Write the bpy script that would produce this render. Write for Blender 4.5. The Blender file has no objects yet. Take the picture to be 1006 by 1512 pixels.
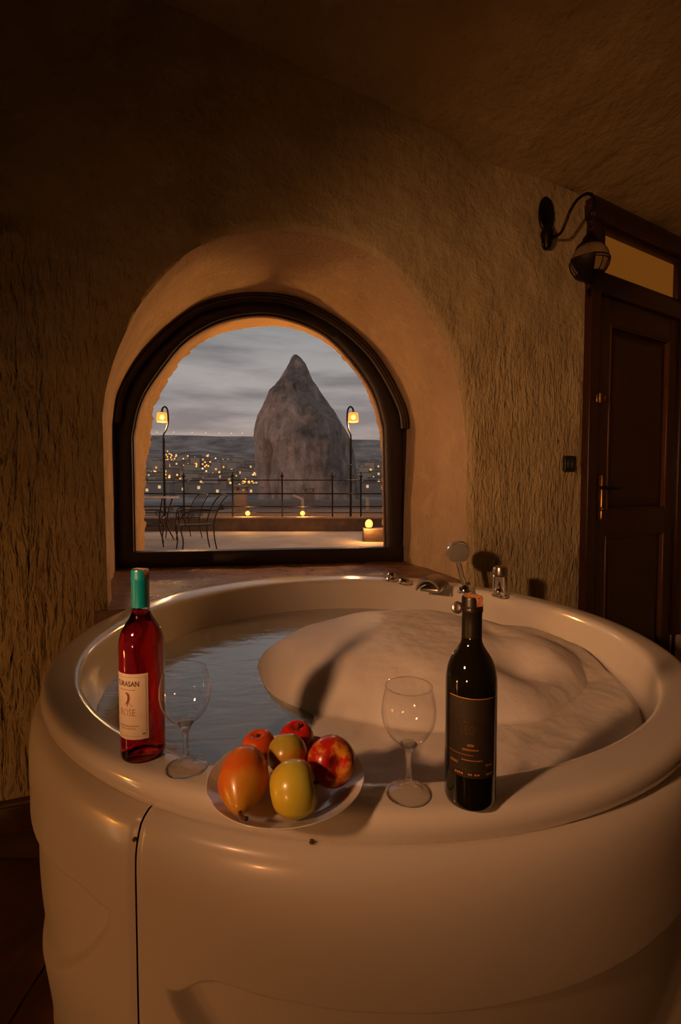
import bpy, math, random
from mathutils import Vector, Matrix, noise
V = Vector
rnd = random.Random(7)
sc = bpy.context.scene
C = sc.collection

# ------------------------------------------------------------------ camera
CAM_H, FPX, PITCH = 1.17, 700.0, math.radians(2.5)
W, H = 1006, 1512
cam_d = bpy.data.cameras.new('camera')
cam = bpy.data.objects.new('camera', cam_d); C.objects.link(cam)
cam_d.sensor_fit = 'VERTICAL'; cam_d.sensor_height = 36.0; cam_d.lens = 36.0 * FPX / H
cam_d.clip_start = 0.02; cam_d.clip_end = 3000
cam.location = (0, 0, CAM_H); cam.rotation_euler = (math.pi / 2 - PITCH, 0, 0)
sc.camera = cam

# ------------------------------------------------------------------ view, world
sc.view_settings.view_transform = 'Standard'; sc.view_settings.look = 'None'
sc.view_settings.exposure = 0.0; sc.view_settings.gamma = 1.0
sc.view_settings.use_curve_mapping = False
sc.cycles.max_bounces = 14; sc.cycles.transmission_bounces = 12; sc.cycles.transparent_max_bounces = 16
sc.cycles.glossy_bounces = 6; sc.cycles.diffuse_bounces = 5
sc.cycles.caustics_reflective = False; sc.cycles.caustics_refractive = False
sc.cycles.sample_clamp_indirect = 4.0

def build_world():
    w = bpy.data.worlds.new('dusk_sky'); sc.world = w; w.use_nodes = True
    nt = w.node_tree; nt.nodes.clear(); N = nt.nodes.new; L = nt.links.new
    out = N('ShaderNodeOutputWorld'); bg = N('ShaderNodeBackground'); L(bg.outputs[0], out.inputs[0])
    tc = N('ShaderNodeTexCoord'); sep = N('ShaderNodeSeparateXYZ'); L(tc.outputs['Generated'], sep.inputs[0])
    ramp = N('ShaderNodeValToRGB'); L(sep.outputs[2], ramp.inputs[0])
    e = ramp.color_ramp.elements
    e[0].position = 0.0; e[0].color = (.36, .275, .24, 1)
    e[1].position = 1.0; e[1].color = (.14, .15, .17, 1)
    for p, c in ((.09, (.36, .29, .265, 1)), (.18, (.30, .275, .27, 1)), (.32, (.225, .225, .232, 1))):
        x = e.new(p); x.color = c
    mp = N('ShaderNodeMapping'); mp.inputs['Scale'].default_value = (2.2, 2.2, 13); L(tc.outputs['Generated'], mp.inputs[0])
    nz = N('ShaderNodeTexNoise'); nz.inputs['Scale'].default_value = 1.7; nz.inputs['Detail'].default_value = 7
    nz.inputs['Roughness'].default_value = .5; L(mp.outputs[0], nz.inputs[0])
    r2 = N('ShaderNodeValToRGB'); L(nz.outputs[0], r2.inputs[0])
    r2.color_ramp.elements[0].position = .38; r2.color_ramp.elements[0].color = (.52, .50, .51, 1)
    r2.color_ramp.elements[1].position = .62; r2.color_ramp.elements[1].color = (1.08, 1.04, 1.0, 1)
    mx = N('ShaderNodeMix'); mx.data_type = 'RGBA'; mx.blend_type = 'MULTIPLY'; mx.inputs[0].default_value = .85
    L(ramp.outputs[0], mx.inputs[6]); L(r2.outputs[0], mx.inputs[7]); L(mx.outputs[2], bg.inputs[0])
    bg.inputs[1].default_value = 1.35
build_world()

# ------------------------------------------------------------------ pixel helpers
FWD = V((0, math.cos(PITCH), -math.sin(PITCH))); UP = V((0, math.sin(PITCH), math.cos(PITCH))); EYE = V((0, 0, CAM_H))
def ray(px, py): return (FWD * FPX + V((1, 0, 0)) * (px - W / 2) - UP * (py - H / 2)).normalized()
def at_z(px, py, z):
    d = ray(px, py); return EYE + d * ((z - CAM_H) / d.z)
def at_y(px, py, y):
    d = ray(px, py); return EYE + d * (y / d.y)
def on_plane(px, py, p, n):
    d = ray(px, py); return EYE + d * ((p - EYE).dot(n) / d.dot(n))

# ------------------------------------------------------------------ material helpers
def sstep(a, b, x):
    t = max(0.0, min(1.0, (x - a) / (b - a))); return t * t * (3 - 2 * t)
def lerp(a, b, t): return a + (b - a) * t
class Mat:
    def __init__(s, name):
        s.m = bpy.data.materials.new(name); s.m.use_nodes = True
        s.nt = s.m.node_tree; s.b = s.nt.nodes['Principled BSDF']; s.out = s.nt.nodes['Material Output']
        s.tc = s.nt.nodes.new('ShaderNodeTexCoord'); s.last_bump = None
    def n(s, t): return s.nt.nodes.new(t)
    def l(s, a, b): s.nt.links.new(a, b)
    def coords(s, scale=(1, 1, 1), rot=(0, 0, 0), kind='Object'):
        mp = s.n('ShaderNodeMapping'); mp.inputs['Scale'].default_value = scale; mp.inputs['Rotation'].default_value = rot
        s.l(s.tc.outputs[kind], mp.inputs[0]); return mp.outputs[0]
    def noise(s, scale, detail=4, rough=.55, co=None, dist=0):
        z = s.n('ShaderNodeTexNoise'); z.inputs['Scale'].default_value = scale; z.inputs['Detail'].default_value = detail
        z.inputs['Roughness'].default_value = rough; z.inputs['Distortion'].default_value = dist
        s.l(co if co else s.tc.outputs['Object'], z.inputs[0]); return z.outputs[0]
    def voro(s, scale, co=None, feature='F1', out='Distance'):
        z = s.n('ShaderNodeTexVoronoi'); z.feature = feature; z.inputs['Scale'].default_value = scale
        s.l(co if co else s.tc.outputs['Object'], z.inputs[0]); return z.outputs[out]
    def ramp(s, fac, stops):
        r = s.n('ShaderNodeValToRGB'); s.l(fac, r.inputs[0]); e = r.color_ramp.elements
        while len(e) < len(stops): e.new(.5)
        for el, (p, c) in zip(e, stops):
            el.position = p; el.color = (c, c, c, 1) if isinstance(c, (int, float)) else (*c, 1)
        return r.outputs[0]
    def mix(s, a, b, fac=.5, mode='MIX'):
        m = s.n('ShaderNodeMix'); m.data_type = 'RGBA'; m.blend_type = mode
        for v, i in ((fac, 0), (a, 6), (b, 7)):
            if isinstance(v, bpy.types.NodeSocket): s.l(v, m.inputs[i])
            elif i == 0: m.inputs[0].default_value = v
            else: m.inputs[i].default_value = (*v, 1)
        return m.outputs[2]
    def math(s, op, a, b=None):
        m = s.n('ShaderNodeMath'); m.operation = op
        for i, v in ((0, a), (1, b)):
            if v is None: continue
            if isinstance(v, bpy.types.NodeSocket): s.l(v, m.inputs[i])
            else: m.inputs[i].default_value = v
        return m.outputs[0]
    def xyz(s, co=None):
        x = s.n('ShaderNodeSeparateXYZ'); s.l(co if co else s.tc.outputs['Object'], x.inputs[0]); return x.outputs
    def bump(s, h, strength=.5, dist=.01):
        b = s.n('ShaderNodeBump'); b.inputs['Strength'].default_value = strength; b.inputs['Distance'].default_value = dist
        s.l(h, b.inputs['Height'])
        if s.last_bump is not None: s.l(s.last_bump, b.inputs['Normal'])
        s.last_bump = b.outputs[0]; s.l(b.outputs[0], s.b.inputs['Normal'])
    def set(s, color=None, rough=None, metal=None, **kw):
        for key, v in (('Base Color', color), ('Roughness', rough), ('Metallic', metal), *kw.items()):
            if v is None: continue
            key = key.replace('_', ' ')
            i = s.b.inputs[key]
            if isinstance(v, bpy.types.NodeSocket): s.l(v, i)
            elif isinstance(v, tuple): i.default_value = (*v, 1) if len(v) == 3 else v
            else: i.default_value = v
        return s
def simple(name, color, rough=.5, metal=0, var=.15, vs=8, bump=0, bs=60, **kw):
    """plain procedural material: colour with mottled variation, optional fine relief"""
    m = Mat(name); f = m.noise(vs, 4)
    a = tuple(c * (1 - var) for c in color); b = tuple(min(1, c * (1 + var)) for c in color)
    m.set(m.ramp(f, [(.3, a), (.7, b)]), rough, metal, **kw)
    if bump: m.bump(m.noise(bs, 3), bump, .004)
    return m.m
def emitter(name, color, strength):
    m = Mat(name); m.set((.02, .02, .02), .6); m.b.inputs['Emission Color'].default_value = (*color, 1)
    m.b.inputs['Emission Strength'].default_value = strength; return m.m
def thin_glass(name, tint=(1, 1, 1), rough=0.0, refl=1.0, ior=1.5, power=5.0):
    m = Mat(name); nt = m.nt; nt.nodes.remove(m.b)
    tr = m.n('ShaderNodeBsdfTransparent'); tr.inputs[0].default_value = (*tint, 1)
    gl = m.n('ShaderNodeBsdfGlossy'); gl.inputs['Roughness'].default_value = rough
    gl.inputs[0].default_value = (refl, refl, refl, 1)
    fr = m.n('ShaderNodeLayerWeight'); fr.inputs[0].default_value = .5; f0 = ((ior - 1) / (ior + 1)) ** 2
    fac = m.math('ADD', f0, m.math('MULTIPLY', m.math('POWER', fr.outputs['Facing'], power), 1 - f0))
    mx = m.n('ShaderNodeMixShader'); m.l(fac, mx.inputs[0]); m.l(tr.outputs[0], mx.inputs[1]); m.l(gl.outputs[0], mx.inputs[2])
    m.l(mx.outputs[0], m.out.inputs[0]); return m

# ------------------------------------------------------------------ mesh helpers
class MB:
    def __init__(s): s.v = []; s.f = []; s.mi = []; s.cur = 0
    def add(s, verts, faces):
        o = len(s.v); s.v += [V(p) for p in verts]; s.f += [tuple(i + o for i in f) for f in faces]; s.mi += [s.cur] * len(faces); return s
    def box(s, c, size, rot=None):
        x, y, z = (q / 2 for q in size); c = V(c)
        vs = [V((i, j, k)) for i in (-x, x) for j in (-y, y) for k in (-z, z)]
        if rot is not None: vs = [rot @ p for p in vs]
        return s.add([p + c for p in vs], [(0, 1, 3, 2), (4, 6, 7, 5), (0, 4, 5, 1), (2, 3, 7, 6), (0, 2, 6, 4), (1, 5, 7, 3)])
    def rbox(s, c, size, r, rot=None, seg=3):
        """box with rounded vertical edges and softened top/bottom"""
        x, y, z = (q / 2 for q in size); c = V(c); ring = []
        for cx, cy, a0 in ((x - r, y - r, 0), (-x + r, y - r, 90), (-x + r, -y + r, 180), (x - r, -y + r, 270)):
            for k in range(seg + 1):
                a = math.radians(a0 + 90 * k / seg); ring.append((cx, cy, math.cos(a), math.sin(a)))
        n = len(ring); vs = []; q = min(r, z * .5)
        for zz, rr in ((-z, r - q), (-z + q * .3, r - q * .3), (-z + q, r), (z - q, r), (z - q * .3, r - q * .3), (z, r - q)):
            for cx, cy, dx, dy in ring: vs.append(V((cx + dx * rr, cy + dy * rr, zz)))
        fs = [(a * n + i, a * n + (i + 1) % n, (a + 1) * n + (i + 1) % n, (a + 1) * n + i) for a in range(5) for i in range(n)]
        fs.append(tuple(range(n))[::-1]); fs.append(tuple(5 * n + i for i in range(n)))
        if rot is not None: vs = [rot @ p for p in vs]
        return s.add([p + c for p in vs], fs)
    def lathe(s, prof, seg=32, c=(0, 0, 0), axis=None, a0=0):
        """prof: (r, z) list; r = 0 closes"""
        c = V(c); M = V((0, 0, 1)).rotation_difference(V(axis).normalized()).to_matrix() if axis is not None else None
        rows = []; vs = []
        for r, z in prof:
            if r <= 1e-7: rows.append([len(vs)]); vs.append(V((0, 0, z)))
            else:
                rows.append(list(range(len(vs), len(vs) + seg)))
                vs += [V((r * math.cos(a0 + 2 * math.pi * i / seg), r * math.sin(a0 + 2 * math.pi * i / seg), z)) for i in range(seg)]
        fs = []
        for A, B in zip(rows, rows[1:]):
            for i in range(seg):
                j = (i + 1) % seg
                if len(A) == 1 and len(B) == 1: continue
                if len(A) == 1: fs.append((A[0], B[j], B[i]))
                elif len(B) == 1: fs.append((A[i], A[j], B[0]))
                else: fs.append((A[i], A[j], B[j], B[i]))
        if M is not None: vs = [M @ p for p in vs]
        return s.add([p + c for p in vs], fs)
    def tube(s, pts, r, seg=8, cap=True):
        pts = [V(p) for p in pts]; n = len(pts); rr = r if isinstance(r, (list, tuple)) else [r] * n
        vs = []; ref = None
        for i, p in enumerate(pts):
            t = (pts[min(i + 1, n - 1)] - pts[max(i - 1, 0)]).normalized()
            if ref is None: ref = t.orthogonal().normalized()
            ref = (ref - t * ref.dot(t)); ref = ref.normalized() if ref.length > 1e-6 else t.orthogonal().normalized()
            b = t.cross(ref)
            vs += [p + (ref * math.cos(2 * math.pi * k / seg) + b * math.sin(2 * math.pi * k / seg)) * rr[i] for k in range(seg)]
        fs = [(i * seg + k, i * seg + (k + 1) % seg, (i + 1) * seg + (k + 1) % seg, (i + 1) * seg + k) for i in range(n - 1) for k in range(seg)]
        if cap: fs += [tuple(range(seg))[::-1], tuple((n - 1) * seg + k for k in range(seg))]
        return s.add(vs, fs)
    def sphere(s, c, r, seg=16, rings=10, sc_=(1, 1, 1)):
        prof = [(r * math.sin(math.pi * i / rings), -r * math.cos(math.pi * i / rings)) for i in range(rings + 1)]
        prof[0] = (0, -r); prof[-1] = (0, r); o = len(s.v); s.lathe(prof, seg)
        for i in range(o, len(s.v)): p = s.v[i]; s.v[i] = V((p.x * sc_[0], p.y * sc_[1], p.z * sc_[2])) + V(c)
        return s
    def grid(s, rows, closed=False):
        """rows: list of equal-length point lists"""
        n = len(rows[0]); vs = [p for r in rows for p in r]
        fs = [(a * n + i, a * n + (i + 1) % n, (a + 1) * n + (i + 1) % n, (a + 1) * n + i) for a in range(len(rows) - 1) for i in range(n if closed else n - 1)]
        return s.add(vs, fs)
    def prism(s, pts, y0, y1):
        """pts (x,z) outline extruded along y"""
        n = len(pts); vs = [V((x, y0, z)) for x, z in pts] + [V((x, y1, z)) for x, z in pts]
        fs = [tuple(range(n)), tuple(range(2 * n - 1, n - 1, -1))] + [(i, i + n, (i + 1) % n + n, (i + 1) % n) for i in range(n)]
        return s.add(vs, fs)
    def build(s, name, mat, parent=None, smooth=True, loc=None, M=None, angle=40):
        me = bpy.data.meshes.new(name); vs = s.v if M is None else [M @ p for p in s.v]
        me.from_pydata([tuple(p) for p in vs], [], s.f)
        for m in (mat if isinstance(mat, (list, tuple)) else [mat]): me.materials.append(m)
        if any(s.mi): me.polygons.foreach_set('material_index', s.mi)
        import bmesh
        bm = bmesh.new(); bm.from_mesh(me); bmesh.ops.recalc_face_normals(bm, faces=bm.faces); bm.to_mesh(me); bm.free()
        if smooth:
            me.polygons.foreach_set('use_smooth', [True] * len(me.polygons)); me.set_sharp_from_angle(angle=math.radians(angle))
        me.update(); o = bpy.data.objects.new(name, me); C.objects.link(o)
        if parent is not None: o.parent = parent
        if loc is not None: o.location = loc
        return o
def thing(name, label=None, cat=None, loc=(0, 0, 0), rz=0, group=None, kind=None):
    o = bpy.data.objects.new(name, None); C.objects.link(o); o.location = loc; o.rotation_euler = (0, 0, rz); o.empty_display_size = .05
    return tag(o, label, cat, group, kind)
def tag(o, label=None, cat=None, group=None, kind=None):
    for k, v in (('label', label), ('category', cat), ('group', group), ('kind', kind)):
        if v: o[k] = v
    return o
def copy_tree(o, parent=None):
    c = o.copy(); C.objects.link(c); c.parent = parent
    for ch in list(o.children): copy_tree(ch, c)
    return c
def resample(pts, n):
    pts = [V(p) for p in pts]; d = [0]
    for a, b in zip(pts, pts[1:]): d.append(d[-1] + (b - a).length)
    out = []; k = 0
    for i in range(n):
        t = d[-1] * i / (n - 1)
        while k < len(pts) - 2 and d[k + 1] < t: k += 1
        u = (t - d[k]) / max(1e-9, d[k + 1] - d[k]); out.append(pts[k].lerp(pts[k + 1], max(0, min(1, u))))
    return out
def smooth_pts(pts, n=6):
    """Catmull-Rom through pts"""
    pts = [V(p) for p in pts]; P = [pts[0]] + pts + [pts[-1]]; out = []
    for i in range(1, len(P) - 2):
        a, b, c, d = P[i - 1], P[i], P[i + 1], P[i + 2]
        for k in range(n):
            t = k / n
            out.append(.5 * ((2 * b) + (c - a) * t + (2 * a - 5 * b + 4 * c - d) * t * t + (3 * b - a - 3 * c + d) * t ** 3))
    return out + [pts[-1]]
def fbm(p, o=3):
    s = 0; a = 1
    for _ in range(o): s += a * noise.noise(p); p = p * 2.03 + V((5.1, 3.3, 1.7)); a *= .5
    return s

# ------------------------------------------------------------------ lamps that light the room and terrace
def point_light(name, loc, power, color, radius, parent=None, kind='POINT', target=None, cone=120, blend=1.0):
    d = bpy.data.lights.new(name, kind); d.energy = power; d.color = color; d.shadow_soft_size = radius
    o = bpy.data.objects.new(name, d); C.objects.link(o); o.location = loc
    if kind == 'SPOT':
        d.spot_size = math.radians(cone); d.spot_blend = blend
        o.rotation_euler = (V(target) - V(loc)).to_track_quat('-Z', 'Y').to_euler()
    if parent: o.parent = parent; o.matrix_parent_inverse = Matrix.Translation(parent.location).inverted() @ Matrix.Identity(4)
    return o
WARM = (1.0, .445, .19); ORANGE = (1.0, .38, .125); AMBER = (1.0, .33, .045)
KEY_P, FILL_P, SKIRT_FILL_P = 164, 12, 40
# ================================================================== STRUCTURE
RIM = .70; FZ = -.12   # tub rim and floor heights
TC = V((1.603 * math.sin(math.radians(2.7)), 1.603 * math.cos(math.radians(2.7)), 0))   # tub centre
def stretch(th):   # the tub is a little longer towards the window
    d = (math.degrees(th) - 110 + 540) % 360 - 180; return math.exp(-(d / 50) ** 2)
m_stone = Mat('carved_tuff')
def wall_material(name, tint=(1, 1, 1), chisel=1.0, pit=.5, full=False, groove=False):
    m = Mat(name)
    c1 = m.noise(2.2, 5, .6); c2 = m.noise(26, 3)
    col = m.ramp(c1, [(.3, tuple(.30 * a * t for a, t in zip((1, .74, .43), tint))), (.7, tuple(.41 * a * t for a, t in zip((1, .76, .46), tint)))])
    spots = m.ramp(m.voro(17), [(.06, .55), (.2, 1.0)])
    col = m.mix(col, spots, .35, 'MULTIPLY')
    patch = m.ramp(m.noise(6.5, 3), [(.56, 0.0), (.66, 1.0)])
    col = m.mix(col, tuple(.52 * a * t for a, t in zip((1, .77, .5), tint)), m.math('MULTIPLY', patch, .25))
    m.set(col, .9, 0, Specular_IOR_Level=.2)
    # chisel strokes: long noise cells, slightly leaning
    z = m.xyz()[2]
    co = m.coords((60, 60, 14), (math.radians(20) if full else 0, math.radians(20 if full else 14), 0))
    st = m.noise(1.0, 2, .5, co, .6)
    co2 = m.coords((16, 16, 16)); pt = m.noise(1.0, 5, .6, co2)
    low = m.ramp(m.math('ADD', m.math('MULTIPLY', z, .25), m.math('MULTIPLY', m.noise(1.3, 2), .12)), [(.50, 1.0), (.62, .12)])
    m.bump(pt, pit, .02)
    m.bump(st if full else m.math('MULTIPLY', st, low), chisel, .014)
    if groove:
        mr = m.n('ShaderNodeMapRange'); mr.inputs[1].default_value = -.02; mr.inputs[2].default_value = -.28; m.l(m.math('ADD', m.xyz()[0], m.math('MULTIPLY', m.math('SUBTRACT', m.noise(3, 3), .5), .3)), mr.inputs[0])
        mz = m.n('ShaderNodeMapRange'); mz.inputs[1].default_value = 2.20; mz.inputs[2].default_value = 2.10; m.l(m.math('ADD', z, m.math('MULTIPLY', m.math('SUBTRACT', m.noise(4, 3), .5), .12)), mz.inputs[0])
        gr = m.noise(1.0, 3, .55, m.coords((24, 24, 4.5), (0, math.radians(10), 0)), .9)
        m.bump(m.math('MULTIPLY', gr, m.math('MULTIPLY', mr.outputs[0], mz.outputs[0])), 1.0, .05)
    m.bump(m.noise(150, 3), .25, .003)
    return m.m
M_wall = wall_material('carved_tuff_wall', (1.27, 1.42, 1.38), 1.0, .85, False, True)
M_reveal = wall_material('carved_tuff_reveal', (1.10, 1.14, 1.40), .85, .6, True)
M_ceil = wall_material('carved_tuff_ceiling', (1.05, 1.08, .95), .1, .9)
M_ext = wall_material('rough_outer_rock', (1.1, 1.05, 1), .2, 1.0)

LW = at_z(158, 905, RIM); LW = V((-.937, 1.90, 0)); RW = V((.618, 2.47, 0))
dW = (RW - LW).normalized(); nW = V((-dW.y, dW.x, 0)); YAW = math.atan2(dW.y, dW.x)
WM = Matrix.Translation(LW) @ Matrix.Rotation(YAW, 4, 'Z'); WMi = WM.inverted()
def wpix(px, py, n=0.0):  # pixel on the wall plane (n metres behind it) -> wall coordinates
    return WMi @ on_plane(px, py, LW + nW * n, nW)
def crease(s):
    a = wpix(220, 0); b = wpix(830, 280); return a.z + (b.z - a.z) * (s - a.x) / (b.x - a.x) + .03 * math.sin(s * 2.1 + .4)
D0 = on_plane(857, 760, LW, nW); D0.z = 0
S_D = (WMi @ D0).x; S_L = -1.62

# window frame plane
LEDGE = RIM - .012
FL = at_z(174, 838, LEDGE); FR = at_z(592, 828, LEDGE)
dF = V((FR.x - FL.x, FR.y - FL.y, 0)).normalized(); nF = V((-dF.y, dF.x, 0)); F0 = V((FL.x, FL.y, 0))
FM = Matrix.Translation(F0) @ Matrix.Rotation(math.atan2(dF.y, dF.x), 4, 'Z'); FMi = FM.inverted()
def fpix(px, py, n=0.0): return FMi @ on_plane(px, py, F0 + nF * n, nF)

arch_front = [(150, 612), (156, 572), (168, 530), (186, 485), (208, 444), (240, 405), (280, 370), (330, 347), (380, 339), (428, 338), (480, 344), (525, 359), (565, 385), (605, 425), (636, 466), (660, 508), (678, 555), (688, 600), (692, 650)]
arch_back = [(167, 625), (175, 580), (198, 539), (232, 499), (284, 458), (336, 441), (388, 437), (440, 446), (497, 475), (544, 515), (573, 556), (596, 603), (601, 634)]
arch_glass = [(196, 643), (209, 591), (238, 545), (273, 504), (324, 474.5), (382, 464), (430, 471), (480, 493), (521, 533), (552, 580), (567, 631)]
NL, NA = 36, 150
def outline3(leg_l, arch, leg_r, conv):
    a = [conv(*p) for p in arch]
    bl = conv(*leg_l); br = conv(*leg_r)
    zl = V((bl.x, bl.y, FZ)); zr = V((br.x, br.y, FZ))
    left = resample([zl, bl, a[0]], NL); mid = resample(smooth_pts(a, 6), NA); right = resample([a[-1], br, zr], NL)
    return left[:-1] + mid + right[1:]
front = outline3((159, 905), arch_front, (690, 862), wpix)
def f2w(px, py): return WMi @ (FM @ fpix(px, py))
back = outline3((171, 838), arch_back, (594, 829), f2w)
NP = len(front)

def build_wall_front():
    # outer boundary, matched to the arch outline point by point
    zs = 1.75; CR = .04
    lt = [V((S_L, 0, FZ - .01)), V((S_L, 0, zs))]; rt = [V((S_D, 0, zs)), V((S_D, 0, FZ - .01))]
    top = [V((S_L, 0, zs)), V((S_L, 0, crease(S_L) + CR))] + [V((s, 0, crease(s) + CR)) for s in [S_L + (S_D - S_L) * i / 40 for i in range(1, 41)]] + [V((S_D, 0, zs))]
    outer = resample(lt, NL)[:-1] + resample(top, NA) + resample(rt, NL)[1:]
    def disp(p):
        q = p * 1.0
        d = .020 * fbm(q * 1.6, 2) + .008 * fbm(q * 7.0, 2)
        step = sstep(-.215, -.27, p.x + .02 * noise.noise(q * 5)) * sstep(2.17, 2.12, p.z + .03 * noise.noise(q * 4))
        rough = fbm(V((q.x * 26 + 3 * noise.noise(q * 3), q.z * 5.5 + q.x * 6, 0)), 2)
        return d - .018 * step + .010 * rough * (.08 + .92 * step) * sstep(2.6, 2.1, p.z)
    rows = []; NR = 64
    for r in range(NR + 1):
        t = (r / NR) ** .8; row = []
        for o, f in zip(outer, front):
            p = o.lerp(f, t); e = (p - f).length
            n = disp(p) * sstep(0, .03, (p - o).length) + .016 * (1 - sstep(0, .05, e)) ** 2
            row.append(V((p.x, n, p.z)))
        rows.append(row)
    cen = V((.8, 0, 1.2)); K = 26
    for k in range(1, K + 1):
        t = k / K; row = []
        for f, b, l in zip(front, back, rows[NR]):
            p = V((l.x, l.y, l.z)).lerp(b, t); ax = V((cen.x - p.x, 0, max(0, cen.z - p.z) * 1)).normalized()
            d = (.016 * fbm(p * 2.6, 2) + .006 * fbm(p * 9, 2)) * sstep(0, .12, t) * sstep(1, .8, t) + .010 * math.sin(math.pi * t)
            row.append(p - ax * d)
        rows.append(row)
    mb = MB(); mb.grid(rows[:NR + 1]); mb.cur = 1
    n = NP; o = NR * n
    mb.v += rows_flat(rows[NR + 1:]); 
    for a in range(K):
        for i in range(n - 1):
            mb.f.append((o + a * n + i, o + a * n + i + 1, o + (a + 1) * n + i + 1, o + (a + 1) * n + i)); mb.mi.append(1)
    w = mb.build('wall_front', [M_wall, M_reveal], angle=70); w.matrix_world = WM
    tag(w, 'rough chiselled brown tuff wall around the arched window niche', 'wall', kind='structure')
def rows_flat(rows): return [p for r in rows for p in r]
build_wall_front()

# door wall plane (turns away to the right of the front wall)
DYAW = math.radians(29); dD = V((math.cos(DYAW), math.sin(DYAW), 0)); nD = V((-dD.y, dD.x, 0))
DM = Matrix.Translation(D0) @ Matrix.Rotation(DYAW, 4, 'Z'); DMi = DM.inverted()
def dpix(px, py, n=0.0): return DMi @ on_plane(px, py, D0 + nD * n, nD)
DW, DH = 1.06, 2.80
def noisy_panel(name, M, s0, s1, z0, z1, mat, label, amp=.012, step=.05, toward=-1):
    nx = max(2, int((s1 - s0) / step)); nz = max(2, int((z1 - z0) / step)); rows = []
    for j in range(nz + 1):
        row = []
        for i in range(nx + 1):
            p = V((s0 + (s1 - s0) * i / nx, 0, z0 + (z1 - z0) * j / nz)); wp = M @ p
            p.y = amp * fbm(wp * 2.0, 3) * (0 if i in (0, nx) else 1); row.append(p)
        rows.append(row)
    o = MB().grid(rows).build(name, mat, angle=70); o.matrix_world = M
    return tag(o, label, 'wall', kind='structure')
noisy_panel('wall_door_top', DM, -.02, 2.2, DH - .02, 3.3, M_wall, 'brown tuff wall above the dark wooden door')
noisy_panel('wall_door_side', DM, DW - .015, 2.2, FZ - .01, DH + .01, M_wall, 'strip of brown tuff wall beyond the wooden door')
X0, X1, Y0 = -2.44, 2.62, -2.6
def side_panel(name, a, b, label):
    a = V(a); b = V(b); d = b - a; M = Matrix.Translation(a) @ Matrix.Rotation(math.atan2(d.y, d.x), 4, 'Z')
    return noisy_panel(name, M, 0, d.length, FZ - .01, 3.75, M_wall, label, .02, .1)
lw_end = WM @ V((S_L, 0, 0))
side_panel('wall_left', (lw_end.x, Y0, 0), (lw_end.x, lw_end.y + .02, 0), 'rough brown tuff side wall left of the tub')
side_panel('wall_back', (X1, Y0, 0), (lw_end.x, Y0, 0), 'rough brown tuff wall at the back of the room')
side_panel('wall_right', (X1, 4.0, 0), (X1, Y0, 0), 'rough brown tuff side wall right of the door')

def build_ceiling():
    rows = []; nx, ny = 110, 130
    for j in range(ny + 1):
        row = []
        for i in range(nx + 1):
            x = lw_end.x - .15 + (X1 - lw_end.x + .3) * i / nx; y = Y0 - .15 + (4.1 - Y0 + .15) * j / ny
            q = WMi @ V((x, y, 0)); dist = max(0, -q.y)
            s = max(S_L, min(S_D + .6, q.x))
            z = max(crease(s), 2.85) + .34 * (1 - math.exp(-dist / 1.3)) + .02 * fbm(V((x, y, 0)) * 2.2, 2) + .008 * fbm(V((x, y, 3)) * 8, 2)
            row.append(V((x, y, z)))
        rows.append(row)
    o = MB().grid(rows).build('ceiling', M_ceil, angle=70)
    tag(o, 'low rough brown tuff cave ceiling', 'ceiling', kind='structure')
build_ceiling()

# floor: dark polished stone slabs
m = Mat('dark_floor_stone'); f = m.noise(5, 6, .65, None, 1.2)
m.set(m.ramp(f, [(.3, (.045, .018, .010)), (.55, (.10, .042, .020)), (.75, (.16, .075, .035))]), .35); m.bump(m.noise(40, 4), .15, .004); M_floor = m.m
M_grout = simple('floor_grout', (.12, .075, .04), .9)
o = MB().box((.09, .7, FZ - .03), (5.4, 6.9, .06)).build('floor', M_grout, smooth=False)
floor = tag(o, 'dark brown polished stone slab floor', 'floor', kind='structure')
slab = None
for i in range(8):
    for j in range(8):
        x = -2.30 + i * .60; y = -2.3 + j * .60
        q = WMi @ V((x, y, 0))
        if q.y > -.40 or x > 2.4: continue
        if slab is None:
            slab = MB().rbox((0, 0, .004), (.592, .592, .008), .006).build('slab', M_floor, floor, loc=(x, y, FZ))
        else:
            c = slab.copy(); C.objects.link(c); c.location = (x, y, FZ)
# baseboard of stone tiles along the front wall, left of the tub
bb = tag(MB().box((-.72, -.030, FZ + .062), (1.78, .06, .118)).build('baseboard_front', M_grout, smooth=False), 'dark stone tile baseboard along the chiselled wall', 'baseboard', kind='structure')
bb.matrix_world = WM
for k in range(9):
    MB().rbox((-1.52 + k * .195, -.064, FZ + .058), (.188, .012, .104), .004).build('tile', M_floor, bb)

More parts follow.
